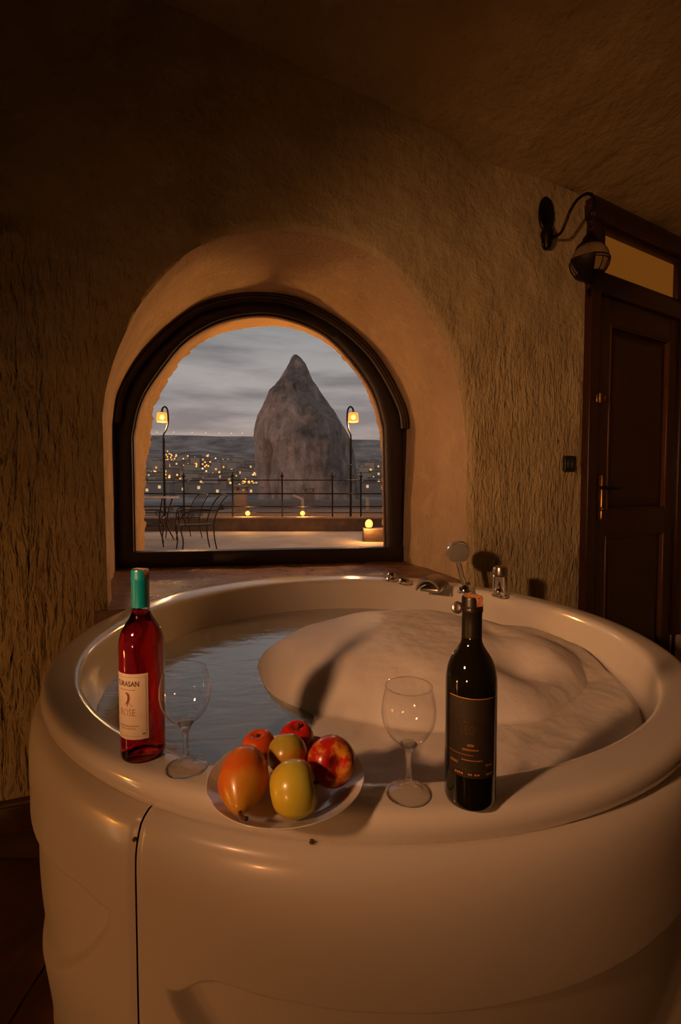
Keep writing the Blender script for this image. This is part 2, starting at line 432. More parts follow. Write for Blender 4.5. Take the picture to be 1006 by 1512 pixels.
# stone ledge in the niche, level with the tub rim
m = Mat('ledge_stone'); f = m.noise(9, 6, .65, m.coords((1, 2.2, 1), (0, 0, .6)), 1.0)
m.set(m.ramp(f, [(.3, (.10, .050, .028)), (.55, (.20, .11, .065)), (.75, (.30, .19, .12))]), m.ramp(m.noise(14, 4), [(.3, .22), (.7, .5)]))
m.bump(m.noise(30, 5, .65, m.coords((1, 2.5, 1), (0, 0, .6))), .5, .012); M_ledge = m.m
def build_ledge():
    inset = lambda p, k: V((p.x + k, p.y, 0))
    fl, fr = WM @ V((front[0].x - .05, -.0, 0)), WM @ V((front[-1].x + .05, -.0, 0))
    bl, br = WM @ V((back[0].x - .05, back[0].y + .0, 0)), WM @ V((back[-1].x + .05, back[-1].y, 0))
    # front edge follows the tub's back rim from below, so the tub stands in front of it
    cs = [fl]; 
    nx, ny = 70, 40; rows = []
    for j in range(ny + 1):
        row = []
        for i in range(nx + 1):
            a = fl.lerp(fr, i / nx); b = bl.lerp(br, i / nx)
            for _ in range(400):
                q = a - TC; th = math.atan2(q.y, q.x)
                if math.hypot(q.x, q.y) > .933 + .173 * stretch(th): break
                a = a.lerp(b, .01)
            p = a.lerp(b, j / ny)
            p.z = LEDGE + .004 * fbm(p * 6, 3) + .0; row.append(p)
        rows.append(row)
    drop = [V((p.x, p.y, FZ)) for p in rows[0]]
    o = MB().grid([drop] + rows).build('trim_1', M_ledge, angle=60)
    tag(o, 'polished brown stone ledge under the arched window behind the tub', 'window ledge', kind='structure')
build_ledge()

# ------------------------------------------------------------------ window
m = Mat('dark_window_wood'); f = m.noise(6, 4, .6, m.coords((1, 1, 8)))
m.set(m.ramp(f, [(.3, (.010, .006, .004)), (.7, (.022, .012, .008))]), .42); m.bump(m.noise(70, 3), .1, .002); M_fwood = m.m
win = thing('window_1', 'arched window with dark wooden frame and one large pane', 'window', kind='structure')
win.matrix_world = FM
def fo(leg_l, arch, leg_r):
    a = [fpix(*p) for p in arch]; return resample([fpix(*leg_l), a[0]], 24)[:-1] + resample(smooth_pts(a, 6), 100) + resample([a[-1], fpix(*leg_r)], 24)[1:]
g_in = fo((199, 813), arch_glass, (570, 811))
outer_arch = [(174, 643), (184, 590), (206, 548), (240, 508), (290, 468), (340, 450), (386, 445), (438, 454), (490, 482), (536, 522), (566, 562), (586, 606), (592, 634)]
g_out = fo((174, 836), outer_arch, (592, 827))
def ring_solid(inner, outer, y0, y1, ins=.006):
    mb = MB(); sh = lambda ps, y: [V((p.x, y, p.z)) for p in ps]
    mid_i = [i.lerp(o, .10) for i, o in zip(inner, outer)]; mid_o = [o.lerp(i, .10) for i, o in zip(inner, outer)]
    return mb.grid([sh(inner, y1), sh(inner, y0 + ins), sh(mid_i, y0), sh(mid_o, y0), sh(outer, y0 + ins), sh(outer, y1), sh(inner, y1)])
ring_solid(g_in, g_out, -.035, .055).build('arched_frame', M_fwood, win)
cas_o = [o.lerp(V(((g_out[0].x + g_out[-1].x) / 2, 0, 1.1)), -.05) for o in g_out]
ring_solid(g_out, cas_o, .004, .055).build('casing', M_fwood, win)
bz0, bz1 = min(g_out[0].z, g_out[-1].z), (g_in[0].z + g_in[-1].z) / 2
MB().rbox(((g_out[0].x + g_out[-1].x) / 2, .008, (bz0 + bz1) / 2 - .005), (g_out[-1].x - g_out[0].x, .1, bz1 - bz0 + .02), .006).build('bottom_rail', M_fwood, win)
# inner glazing bead
bead_o = g_in; bead_i = [p.lerp(V((.8, 0, 1.1)), .010) for p in g_in]
ring_solid(bead_i, bead_o, .0, .03, .003).build('glazing_bead', simple('bead_wood', (.10, .055, .030), .4), win)
# arched curtain rail in front of the frame (two grooves)
t_out = resample(smooth_pts([fpix(*p) for p in arch_back], 6), 120)
def offset(ps, k):
    out = []
    for i, p in enumerate(ps):
        t = (ps[min(i + 1, len(ps) - 1)] - ps[max(i - 1, 0)]); n_ = V((t.z, 0, -t.x)).normalized(); out.append(p + n_ * k)
    return out
ct = ring_solid(offset(t_out, .062), offset(t_out, .004), -.075, -.035, .004).build('curtain_rail', simple('rail_wood', (.016, .010, .007), .38), win)
for k in (.018, .036):
    MB().tube([V((p.x, -.078, p.z)) for p in offset(t_out, k)], .005, 6).build('rail_bead', simple('rail_bead_wood', (.075, .038, .022), .3), ct)
# pane
mg = thin_glass('window_glass', (.97, .97, .97), 0.0, .12, 1.3)
cx = (g_in[0].x + g_in[-1].x) / 2
pn = MB(); pn.add([V((p.x, .02, p.z)) for p in g_in] + [V((cx, .02, 1.1))], [(i, i + 1, len(g_in)) for i in range(len(g_in) - 1)] + [(len(g_in) - 1, 0, len(g_in))])
pn.build('pane', mg.m, win, smooth=False)

# outer reveal and facade
def build_facade():
    ext_l = [(212, 812), (212, 760), (214, 700), (218, 655), (229, 600), (246, 560), (271, 527), (306, 500), (348, 487), (392, 482), (432, 485), (474, 501), (511, 531), (538, 569), (556, 612), (564, 652), (567, 720), (568, 811)]
    DEP = .55
    ext = resample(smooth_pts([fpix(px, py, DEP) for px, py in ext_l], 5), 200)
    ext = [V((p.x, DEP, p.z)) for p in ext]
    ext[0].z = ext[-1].z = -.3
    inn = resample([p.lerp(V((cx, 0, 1.1)), -.012) for p in g_in], 200)
    inn = [V((p.x, .056, p.z)) for p in inn]
    inn[0].z = inn[-1].z = min(inn[0].z, inn[-1].z)
    cen = V((cx, 0, 1.0)); rows = [[V((p.x, .04, p.z)) for p in inn]]
    K = 16
    for k in range(1, K + 1):
        t = k / K; row = []
        for a, b in zip(inn, ext):
            p = a.lerp(b, t); ax = V((cen.x - p.x, 0, max(0, cen.z - p.z))).normalized()
            d = .014 * fbm(p * 6, 2) * t + .032 * abs(fbm(p * 18, 2)) * sstep(.6, 1, t)
            row.append(p + ax * d)
        rows.append(row)
    for k, (g, dy) in enumerate(((.04, .05), (.10, .07), (.3, .08), (.9, .08), (3, .1), (9, .12))):
        row = []
        for b in ext:
            ax = V((b.x - cen.x, 0, b.z - cen.z)).normalized(); p = b + ax * g; p.y = DEP + dy + .03 * fbm(p * 5, 2); p.z = max(p.z, -.3); row.append(p)
        rows.append(row)
    o = MB().grid(rows).build('wall_outer', M_ext, angle=70); o.matrix_world = FM
    tag(o, 'rough orange-lit rock edge of the window opening outside the glass', 'wall', kind='structure')
    # outer sill
    s = MB().box((cx, DEP / 2 + .03, (bz0 + .02) / 2), (g_in[-1].x - g_in[0].x + .5, DEP + .02, bz0 + .02)).build('trim_2', M_ext, smooth=False); s.matrix_world = FM
    tag(s, 'low rock sill outside the arched window', 'sill', kind='structure')
build_facade()

# ------------------------------------------------------------------ door
m = Mat('dark_red_wood'); f = m.noise(3.2, 6, .6, m.coords((14, 14, 1)), .8)
m.set(m.ramp(f, [(.3, (.026, .008, .004)), (.7, (.055, .018, .009))]), .36); m.bump(m.noise(9, 4, .6, m.coords((14, 14, 1))), .12, .003); M_door = m.m
M_brass = simple('aged_brass', (.34, .20, .075), .36, 1.0)
M_iron = simple('black_iron', (.018, .014, .012), .45, .6)
door = thing('door_1', 'dark red-brown wooden panel door with lit transom above', 'door', kind='structure'); door.matrix_world = DM
def dbox(name, s0, s1, z0, z1, y0, y1, mat=None, par=None, r=.006):
    return MB().rbox(((s0 + s1) / 2, (y0 + y1) / 2, (z0 + z1) / 2), (s1 - s0, abs(y1 - y0), z1 - z0), r).build(name, mat or M_door, par or door)
J = .085; LZ = 2.30
dbox('jamb', 0, J, FZ, DH, -.045, .05); dbox('jamb', DW - J, DW, FZ, DH, -.045, .05)
dbox('lintel', -.015, DW + .015, DH - .10, DH + .01, -.06, .05)
dbox('transom_bar', J, DW - J, LZ + .004, LZ + .10, -.045, .04)
tr = dbox('transom_sash', J, DW - J, LZ + .10, LZ + .135, -.03, .03); dbox('sash_rail', J, DW - J, DH - .135, DH - .10, -.03, .03, None, tr)
dbox('sash_stile', J, J + .05, LZ + .135, DH - .135, -.03, .03, None, tr); dbox('sash_stile', DW - J - .05, DW - J, LZ + .135, DH - .135, -.03, .03, None, tr)
M_transom = emitter('lit_frosted_transom', (1, .30, .03), .13)
dbox('transom_pane', J + .045, DW - J - .045, LZ + .13, DH - .13, 0, .008, M_transom, None, .002)
leaf = thing('door_leaf'); leaf.parent = door
s0, s1 = J + .006, DW - J - .006; st = .115
dbox('stile', s0, s0 + st, FZ + .008, LZ, -.028, .012, None, leaf); dbox('stile', s1 - st, s1, FZ + .008, LZ, -.028, .012, None, leaf)
for z0, z1 in ((FZ + .008, .10), (.90, 1.06), (LZ - .15, LZ)): dbox('rail', s0 + st, s1 - st, z0, z1, -.028, .012, None, leaf)
M_edge = simple('pale_wood_edge', (.12, .050, .022), .35)  # lighter brown for upright panel mouldings and leaf edge
for z0, z1 in ((.10, .90), (1.06, LZ - .15)):
    p = dbox('door_panel', s0 + st, s1 - st, z0, z1, -.002, .008, None, leaf, .002)
    mb = MB(); a, b, c, d = s0 + st + .07, s1 - st - .07, z0 + .07, z1 - .07
    a2, b2, c2, d2 = s0 + st + .03, s1 - st - .03, z0 + .03, z1 - .03
    mb.add([(a2, -.002, c2), (b2, -.002, c2), (b2, -.002, d2), (a2, -.002, d2), (a, -.018, c), (b, -.018, c), (b, -.018, d), (a, -.018, d)],
           [(0, 1, 5, 4), (1, 2, 6, 5), (2, 3, 7, 6), (3, 0, 4, 7), (4, 5, 6, 7)]).build('raised_field', M_door, leaf, smooth=False)
    for q0, q1, e0, e1 in ((s0 + st - .002, s0 + st + .014, z0, z1), (s1 - st - .014, s1 - st + .002, z0, z1)): dbox('panel_moulding', q0, q1, e0, e1, -.030, 0, M_edge, leaf, .004)
    for e in (z0, z1 - .012): dbox('panel_moulding', s0 + st, s1 - st, e, e + .012, -.026, 0, M_door, leaf, .004)
dbox('leaf_edge', s0 - .004, s0 + .004, .9, LZ, -.032, -.02, M_edge, leaf, .003)
# handle plate, lever, key, door bolt
def dlocal(px, py, n): return dpix(px, py, n)
pc = dlocal(879, 734, -.03)
hp = MB().rbox((s0 + .035, -.033, pc.z), (.034, .010, .27), .012).build('handle_plate', M_brass, leaf)
mb = MB(); hz = pc.z + .055; mb.tube([(s0 + .035, -.035, hz), (s0 + .035, -.085, hz), (s0 + .05, -.093, hz), (s0 + .10, -.095, hz - .002), (s0 + .165, -.09, hz + .003)], [.010, .009, .010, .010, .008], 10).build('lever', M_iron, leaf)
MB().lathe([(0, 0), (.010, 0), (.010, .012), (.006, .02), (0, .022)], 14, (s0 + .038, -.036, pc.z - .07), (0, -1, 0)).build('keyhole_knob', M_brass, leaf)
lz = dlocal(877, 588, -.04).z
mb = MB(); mb.rbox((J - .01, -.05, lz), (.05, .012, .05), .006); mb.lathe([(0, 0), (.012, 0), (.012, .05), (0, .05)], 12, (J - .022, -.064, lz - .026)); mb.lathe([(0, 0), (.010, 0), (.016, .008), (.016, .016), (0, .02)], 12, (J + .01, -.056, lz), (0, -1, 0)).build('door_latch', M_brass, leaf)

# ================================================================== TUB
m = Mat('glossy_white_acrylic'); f = m.noise(3, 3)
m.set(m.ramp(f, [(.3, (.70, .68, .65)), (.7, (.74, .72, .69))]), .16, 0, Coat_Weight=.3, Coat_Roughness=.06); M_acr = m.m
m = Mat('satin_white_skirt'); f = m.noise(3, 3)
m.set(m.ramp(f, [(.3, (.67, .64, .60)), (.7, (.71, .68, .64))]), .30, 0, Coat_Weight=.2, Coat_Roughness=.12); M_skirt = m.m
tub = thing('bathtub', 'round white whirlpool tub filled with water and foam', 'bathtub', (TC.x, TC.y, 0))
prof = [(.905, -.30, .10), (.912, -.062, .15), (.918, -.055, .16), (.927, -.042, .165), (.930, -.024, .17), (.927, -.010, .17), (.920, -.003, .17), (.908, 0, .17), (.885, .0005, .13), (.866, .0, .08), (.856, -.0015, .07), (.848, -.006, .065), (.843, -.014, .06), (.839, -.028, .06),
        (.828, -.07, .04), (.812, -.137, .03), (.79, -.20, .02), (.75, -.30, .01), (.68, -.42, 0), (.60, -.50, 0), (.50, -.535, 0), (.30, -.545, 0)]
SEG = 240; rows = []
for r, z, k in prof:
    rows.append([V(((r + k * stretch(t)) * math.cos(t), (r + k * stretch(t)) * math.sin(t), RIM + z)) for t in [2 * math.pi * i / SEG for i in range(SEG)]])
mb = MB().grid(rows, True); o = len(mb.v); mb.v.append(V((0, 0, RIM - .548))); b0 = (len(prof) - 1) * SEG
for i in range(SEG): mb.f.append((b0 + i, b0 + (i + 1) % SEG, o)); mb.mi.append(0)
mb.build('tub_shell', M_acr, tub, angle=60)
# skirt panels
def hit_cyl(px, py, R):
    d = ray(px, py); ox, oy = -TC.x, -TC.y; a = d.x ** 2 + d.y ** 2; b = 2 * (ox * d.x + oy * d.y); c = ox * ox + oy * oy - R * R
    t = (-b - math.sqrt(b * b - 4 * a * c)) / (2 * a); return EYE + d * t
p = hit_cyl(203, 1380, .95); TH_S = math.atan2(p.y - TC.y, p.x - TC.x)
sk_prof = [(.910, -.060), (.918, -.057), (.926, -.059), (.935, -.065), (.942, -.073), (.947, -.085), (.951, -.10), (.954, -.12), (.955, -.15)]
for k in range(1, 181): 
    z = -.15 - (RIM - FZ - .152) * k / 180; sk_prof.append((.955 - .035 * sstep(-.40, -.80, z), z))
def recess(u, zh):
    v = 2 * u - 1
    zt = .412 + .085 * max(0, v) ** 2 + .02 * max(0, -v) ** 2
    w_ = max(0, 1 - (v / .935) ** 2); zl = zt - .07 * w_ ** .35 - .26 * w_ ** .8; zt -= .045 * (1 - sstep(.05, .12, u)) ** 2 + .02 * (1 - sstep(.05, .12, 1 - u)) ** 2
    return .026 * sstep(0, .12, w_) * sstep(zt + .007, zt - .007, zh) * sstep(zl - .012, zl + .022, zh)
for q in range(4):
    t0 = TH_S + q * math.pi / 2; n = 300 if q in (0, 3) else 90; rows = []
    for r, z in sk_prof:
        row = []
        for i in range(n + 1):
            u = i / n; th = t0 + .0022 + (math.pi / 2 - .0044) * u
            uu = u if q != 3 else u
            edge = .004 * (1 - sstep(0, .008, min(u, 1 - u)))
            R = r + .17 * stretch(th) - recess(uu, RIM + z) * (.6 if q == 3 else 1.15) - edge
            row.append(V((R * math.cos(th), R * math.sin(th), RIM + z)))
        rows.append(row)
    inner = [V((p.x * .985, p.y * .985, p.z)) for p in rows[-1]]; itop = [V((p.x * .985, p.y * .985, p.z - .01)) for p in rows[0]]
    MB().grid(rows).build('skirt_panel', M_skirt, tub, angle=60)
# screw caps at panel tops
M_cap = simple('brown_screw_cap', (.10, .05, .025), .5)
for px, py in ((198, 1240), (460, 1243)):
    p = hit_cyl(px, py,   .949 if px < 300 else .924); d = V((p.x - TC.x, p.y - TC.y, 0)).normalized()
    MB().lathe([(0, -.004), (.0032, -.004), (.0032, .0015), (0, .0025)], 10, p - TC, d).build('screw_cap', M_cap, tub)
M_chrome = simple('chrome', (.75, .73, .70), .10, 1.0, .03)
M_dchrome = simple('dull_chrome', (.42, .39, .36), .28, 1.0, .05)
M_black = simple('black_plastic', (.012, .012, .012), .4)
# overflow and jets on the inner wall
def wall_fit(name, px, py, mat, rad=.028, z=None):
    d = ray(px, py); best = None
    for k in range(100, 800):   # march to the inner wall
        P = EYE + d * (k * .004); q = P - TC; r = math.hypot(q.x, q.y); th = math.atan2(q.y, q.x); zz = P.z - RIM
        for (ra, za, ka), (rb, zb, kb) in zip(prof[12:], prof[13:]):
            if zb <= zz <= za:
                f = (za - zz) / (za - zb); R = lerp(ra, rb, f) + lerp(ka, kb, f) * stretch(th)
                if r >= R and q.y > 0: best = (P, V((-q.x, -q.y, 0)).normalized()); break
        if best: break
    P, nrm = best; nrm = (nrm + V((0, 0, .25))).normalized()
    return MB().lathe([(0, -.01), (rad, -.01), (rad, .006), (rad * .8, .011), (rad * .55, .009), (rad * .5, .004), (0, .006)], 24, P - TC, nrm).build(name, mat, tub)
wall_fit('overflow', 676, 897, M_dchrome, .030)
for px, py in ((312, 941), (395, 935), (245, 985)): wall_fit('jet_nozzle', px, py, M_dchrome, .026)

# water
WZ = RIM - .137
mw = thin_glass('bath_water', (.66, .72, .74), .10, 1.0, 1.33, 2.5)
df = mw.n('ShaderNodeBsdfDiffuse'); df.inputs[0].default_value = (.60, .68, .74, 1); tn = [q for q in mw.nt.nodes if q.type == 'BSDF_TRANSPARENT'][0]; mm = [q for q in mw.nt.nodes if q.type == 'MIX_SHADER'][0]
ms = mw.n('ShaderNodeMixShader'); ms.inputs[0].default_value = .45; mw.l(tn.outputs[0], ms.inputs[1]); mw.l(df.outputs[0], ms.inputs[2]); mw.l(ms.outputs[0], mm.inputs[1])
bp = mw.n('ShaderNodeBump'); bp.inputs['Strength'].default_value = .35; bp.inputs['Distance'].default_value = .006
mw.l(mw.noise(1, 4, .55, mw.coords((7, 16, 1)), .6), bp.inputs['Height'])
for nd in mw.nt.nodes:
    if nd.type in ('BSDF_GLOSSY', 'LAYER_WEIGHT'): mw.l(bp.outputs[0], nd.inputs['Normal'])
rows = []
for k in range(1, 13):
    rows.append([V(((.811 + .031 * stretch(t)) * k / 12 * math.cos(t), (.811 + .031 * stretch(t)) * k / 12 * math.sin(t), 0)) for t in [2 * math.pi * i / 120 for i in range(120)]])
mb = MB().grid(rows, True); mb.v.append(V((0, 0, 0))); mb.f += [(i, (i + 1) % 120, len(mb.v) - 1) for i in range(120)]; mb.mi += [0] * 120
wat = mb.build('bath_water', mw.m, loc=(TC.x, TC.y, WZ)); tag(wat, 'rippled grey-blue bath water in the white tub', 'water', kind='stuff')

# foam
m = Mat('bath_foam'); f = m.noise(4, 4)
m.set(m.ramp(f, [(.3, (.80, .78, .76)), (.7, (.86, .84, .83))]), .55, 0, Subsurface_Weight=.4, Subsurface_Scale=.03, Coat_Weight=.15, Coat_Roughness=.3)
m.b.inputs['Subsurface Radius'].default_value = (.8, .6, .5)
m.bump(m.noise(7, 3), .10, .02); m.bump(m.voro(160), .2, .002); m.bump(m.noise(300, 2), .2, .002); M_foam = m.m
def foam_h(x, y):
    p = V((x, y, 0)); X = x + TC.x; Y = y + TC.y
    wob = .10 * fbm(p * 2.6 + V((1, 2, 0)), 2)
    d = math.sqrt(((X - .26) / .56) ** 2 + ((Y - 1.62) / .50) ** 2) + wob
    h = .148 * max(0, 1 - d ** 2.6) ** .55 if d < 1 else 0
    # second lower heap to the right, thin sheet in front of it
    d2 = math.sqrt(((X - .66) / .30) ** 2 + ((Y - 1.72) / .36) ** 2) + wob
    h = max(h, .075 * max(0, 1 - d2 ** 2.2) ** .6 if d2 < 1 else 0)
    d3 = math.sqrt(((X - .46) / .56) ** 2 + ((Y - 1.22) / .52) ** 2) + wob * .6
    h = max(h, .034 * max(0, 1 - d3 ** 4) ** .5 if d3 < 1 else 0)
    h -= .055 * math.exp(-(((X - .53) / .10) ** 2 + ((Y - 1.40) / .09) ** 2))
    h -= .030 * math.exp(-(((X - .53) / .06) ** 2 + ((Y - 1.70) / .12) ** 2))
    d4 = math.sqrt(((X - .22) / .26) ** 2 + ((Y - 1.02) / .12) ** 2) + wob
    h = max(h, .022 * max(0, 1 - d4 ** 3) ** .5 if d4 < 1 else 0)
    if h > .0: h += (.006 * fbm(p * 6, 2) + .002 * fbm(p * 22, 2)) * min(1, h / .03)
    return h
G = 320; idx = {}; mb = MB()
for j in range(G + 1):
    for i in range(G + 1):
        x = -.55 + 1.36 * i / G; y = -.80 + 1.60 * j / G; r = math.hypot(x, y); th = math.atan2(y, x)
        if r > .815 + .031 * stretch(th): continue
        h = foam_h(x, y); idx[i, j] = len(mb.v); mb.v.append(V((x, y, h - .006)))
        if r > .79: mb.v[-1].z = min(mb.v[-1].z, lerp(mb.v[-1].z, .012, sstep(.79, .81, r)))
for (i, j), a in idx.items():
    q = [idx.get(k) for k in ((i, j), (i + 1, j), (i + 1, j + 1), (i, j + 1))]
    if None in q or all(mb.v[k].z < -.0055 for k in q): continue
    mb.f.append(tuple(q)); mb.mi.append(0)
fo_ = mb.build('bath_foam', M_foam, loc=(TC.x, TC.y, WZ), angle=180); tag(fo_, 'big heap of white bath foam floating on the water', 'foam', kind='stuff')

# ------------------------------------------------------------------ tub fittings
def rimpt(px, py, z=RIM): return at_z(px, py, z)
for px, py, s, lab in ((578, 857, 1.0, 'small chrome dial on the tub rim next to the ledge corner'), (597, 861, 1.0, 'small chrome dial on the tub rim beside the spout')):
    p = rimpt(px, py); k = thing('control_dial', lab, 'dial', (p.x, p.y, RIM), 0, 'chrome dials on the rim')
    MB().lathe([(0, 0), (.036, 0), (.036, .006), (.030, .010), (0, .010)], 28).build('base_ring', M_chrome, k)
    if px < 590: MB().lathe([(0, .008), (.018, .008), (.024, .018), (.024, .030), (.016, .040), (0, .042)], 24).build('knob', M_chrome, k)
    else: MB().lathe([(0, .008), (.026, .008), (.028, .014), (.024, .022), (.010, .024), (0, .023)], 24).build('knob', M_chrome, k)
# waterfall spout: arched channel lying across the rim
p = rimpt(640, 871); ctr = V((TC.x - p.x, TC.y - p.y, 0)).normalized()
sp = thing('bath_spout', 'wide arched dull chrome waterfall spout on the tub rim', 'spout', (p.x, p.y, RIM), math.atan2(ctr.y, ctr.x))
mb = MB(); rows = []; 
for t, zz in ((-.075, .0), (-.06, .020), (.0, .024), (.06, .020), (.085, .012)):
    rows.append([V((t, .058 * math.cos(math.pi * a / 16), zz * 1.0 + .048 * math.sin(math.pi * a / 16))) for a in range(17)])
rows = [[V((q.x, q.y, max(q.z, 0))) for q in r] for r in rows]
inner = [[V((q.x + .0, q.y * .86, max(0, q.z - .007))) for q in r] for r in reversed(rows[1:])]
mb.grid(rows + inner).build('channel', M_dchrome, sp)
mb = MB().rbox((-.06, 0, .014), (.03, .112, .028), .008).build('foot', M_dchrome, sp)
MB().rbox((.0, 0, .008), (.12, .09, .016), .006).build('base', M_dchrome, sp)
# hand shower
p = rimpt(686, 875); hs = thing('hand_shower', 'chrome hand shower standing upright in its holder on the rim', 'hand shower', (p.x, p.y, RIM))
MB().lathe([(0, 0), (.032, 0), (.032, .006), (.024, .012), (.020, .030), (.015, .036), (0, .036)], 24).build('holder', M_chrome, hs)
top = on_plane(676, 826, V((0, p.y - .02, 0)), V((0, 1, 0))) - V((p.x, p.y, RIM)); hc = on_plane(677, 814, V((0, p.y - .03, 0)), V((0, 1, 0))) - V((p.x, p.y, RIM))
e0 = V((0, 0, .03)); pts = [e0, e0.lerp(top, .33), e0.lerp(top, .66), top, hc + V((0, .02, -.01))]
MB().tube(smooth_pts(pts, 5), [.0115] * 11 + [.012] * 5 + [.010] * 5, 14).build('handle', M_chrome, hs)
ax = V((-.10, -.95, -.30))
MB().lathe([(0, .026), (.024, .025), (.045, .014), (.053, .002), (.054, -.010), (.052, -.015), (.047, -.016), (0, -.016)], 32, hc, -ax).build('shower_head', M_chrome, hs)
sf = MB().lathe([(0, -.0185), (.043, -.0185), (.045, -.015), (0, -.015)], 32, hc, -ax).build('spray_face', simple('grey_spray_face', (.20, .19, .18), .5), hs)
# mixer column
p = rimpt(738, 880); mxr = thing('mixer_valve', 'upright chrome mixer column with ball lever on the tub rim', 'faucet', (p.x, p.y, RIM))
MB().lathe([(0, 0), (.036, 0), (.036, .005), (.031, .008), (.031, .085), (.033, .088), (.033, .092), (.031, .095), (0, .095)], 28).build('column', M_chrome, mxr)
MB().lathe([(0, .095), (.028, .095), (.032, .099), (.032, .118), (.029, .130), (.018, .136), (0, .137)], 28).build('cap', M_dchrome, mxr)
d = V((-p.x, -p.y, 0)).normalized(); MB().tube([d * .028 + V((0, 0, .032)), d * .045 + V((0, 0, .032))], .006, 10).sphere(d * .052 + V((-.004, 0, .030)), .019, 20, 12).build('ball_lever', M_chrome, mxr)

# ================================================================== TABLEWARE
def fit_base(px, py): q = rimpt(px, py); return V((q.x, q.y, RIM + .0006))
M_glass = Mat('clear_glass'); M_glass.set((1, 1, 1), 0.0, 0, Transmission_Weight=1.0, IOR=1.47); M_glass = M_glass.m
M_bowl = thin_glass('thin_bowl_glass', (.985, .985, .98), 0.04, 1.0, 1.6, 4.2).m
M_stem = Mat('stem_glass'); M_stem.set((1, 1, 1), 0.0, 0, Transmission_Weight=1.0, IOR=1.45)
_t = M_stem.n('ShaderNodeBsdfTransparent'); _x = M_stem.n('ShaderNodeMixShader'); _x.inputs[0].default_value = .5
M_stem.l(M_stem.b.outputs[0], _x.inputs[1]); M_stem.l(_t.outputs[0], _x.inputs[2]); M_stem.l(_x.outputs[0], M_stem.out.inputs[0]); M_stem = M_stem.m
def wine_glass(px, py, label):
    b = fit_base(px, py); g = thing('wine_glass', label, 'glass', b, 0, 'empty wine glasses on the rim')
    MB().lathe([(0, 0), (.0325, 0), (.0335, .0012), (.0325, .0024), (.022, .0046), (.011, .008), (.0062, .015), (.0050, .022), (0, .022)], 48).build('base', M_bowl, g)
    MB().tube([V((.0332 * math.cos(a), .0332 * math.sin(a), .0013)) for a in [2 * math.pi * i / 48 for i in range(49)]], .0012, 6).build('base_edge', M_glass, g)
    MB().lathe([(0, .0215), (.0052, .0215), (.0060, .026), (.0048, .030), (.0042, .040), (.0044, .052), (.0060, .064), (.0100, .073), (.0140, .0785), (.010, .0815), (0, .0825)], 32).build('stem', M_stem, g)
    out = [(.0138, .0784), (.022, .085), (.031, .095), (.0385, .109), (.0418, .122), (.0426, .132), (.0415, .145), (.0388, .158), (.0360, .170)]
    prof = [(p.x, p.z) for p in smooth_pts([V((r, 0, z)) for r, z in out], 4)]
    MB().lathe([(0, .0822), (.008, .0818)] + prof, 64).build('bowl', M_bowl, g)
    MB().tube([V((.0356 * math.cos(a), .0356 * math.sin(a), .1702)) for a in [2 * math.pi * i / 48 for i in range(49)]], .0008, 6).build('lip', M_glass, g)
    return g
wine_glass(275, 1134, 'empty stemmed wine glass beside the rose wine bottle')
wine_glass(603, 1172, 'empty stemmed wine glass between the fruit plate and the dark bottle')

def text_mesh(txt, size, bold=False):
    cu = bpy.data.curves.new('lettering', 'FONT'); cu.body = txt; cu.size = size; cu.align_x = 'CENTER'; cu.align_y = 'CENTER'; cu.resolution_u = 2
    if bold: cu.offset = size * .02
    o = bpy.data.objects.new('lettering', cu); C.objects.link(o); bpy.context.view_layer.update()
    me = bpy.data.meshes.new_from_object(o.evaluated_get(bpy.context.evaluated_depsgraph_get()))
    vs = [v.co.copy() for v in me.vertices]; fs = [tuple(p.vertices) for p in me.polygons]
    bpy.data.objects.remove(o); bpy.data.curves.remove(cu); bpy.data.meshes.remove(me); return vs, fs
def wrap(R, a0, x, z): a = a0 + x / R; return V((R * math.sin(a), -R * math.cos(a), z))
def patch(R, a0, a1, z0, z1, n=40):
    return MB().grid([[V((R * math.sin(lerp(a0, a1, i / n)), -R * math.cos(lerp(a0, a1, i / n)), z)) for i in range(n + 1)] for z in (z0, z1)])
def lettering(name, txt, size, R, a0, z, mat, parent, sx=1.0, bold=False):
    vs, fs = text_mesh(txt, size, bold); mb = MB(); mb.add([wrap(R, a0, v.x * sx, z + v.y) for v in vs], fs)
    return mb.build(name, mat, parent, smooth=False)
R_ = math.radians

# rose bottle ---------------------------------------------------------
b = fit_base(212, 1112); BR = .0378
bottle = thing('rose_wine_bottle', 'clear bottle of red rose wine with teal capsule and cream label', 'bottle', b, math.atan2(b.x, -(-b.y)) * -1)
bottle.rotation_euler = (0, 0, math.atan2(b.y, b.x) - math.pi / 2)
body = [(0, .022), (.010, .021), (.020, .014), (.026, .006), (.030, .0015), (.034, 0), (.0368, .003), (.0378, .010), (.0378, .196), (.0368, .209), (.0335, .222), (.0275, .234), (.0205, .245), (.0165, .254), (.0150, .264), (.0143, .280), (.0143, .318), (.0150, .319), (.0150, .327), (.0140, .329)]
bodys = body[:9] + [(p.x, p.z) for p in smooth_pts([V((r, 0, z)) for r, z in body[8:16]], 4)][1:] + body[16:]
inn = [(0, .025), (.010, .024), (.021, .017), (.028, .009), (.0335, .0065), (.0352, .012), (.0354, .03), (.0354, .195), (.0344, .208), (.0311, .221), (.0251, .233), (.0180, .2445), (.0140, .254), (.0122, .266), (.0112, .285), (.0112, .329)]
M_bglass = Mat('bottle_glass'); M_bglass.set((.99, .93, .92), 0, 0, Transmission_Weight=1.0, IOR=1.48); GB = M_bglass; M_bglass = M_bglass.m
MB().lathe(bodys + inn[::-1], 72).build('glass_body', M_bglass, bottle)
m = Mat('rose_wine'); m.set((.92, .035, .05), 0, 0, Transmission_Weight=1.0, IOR=1.34)
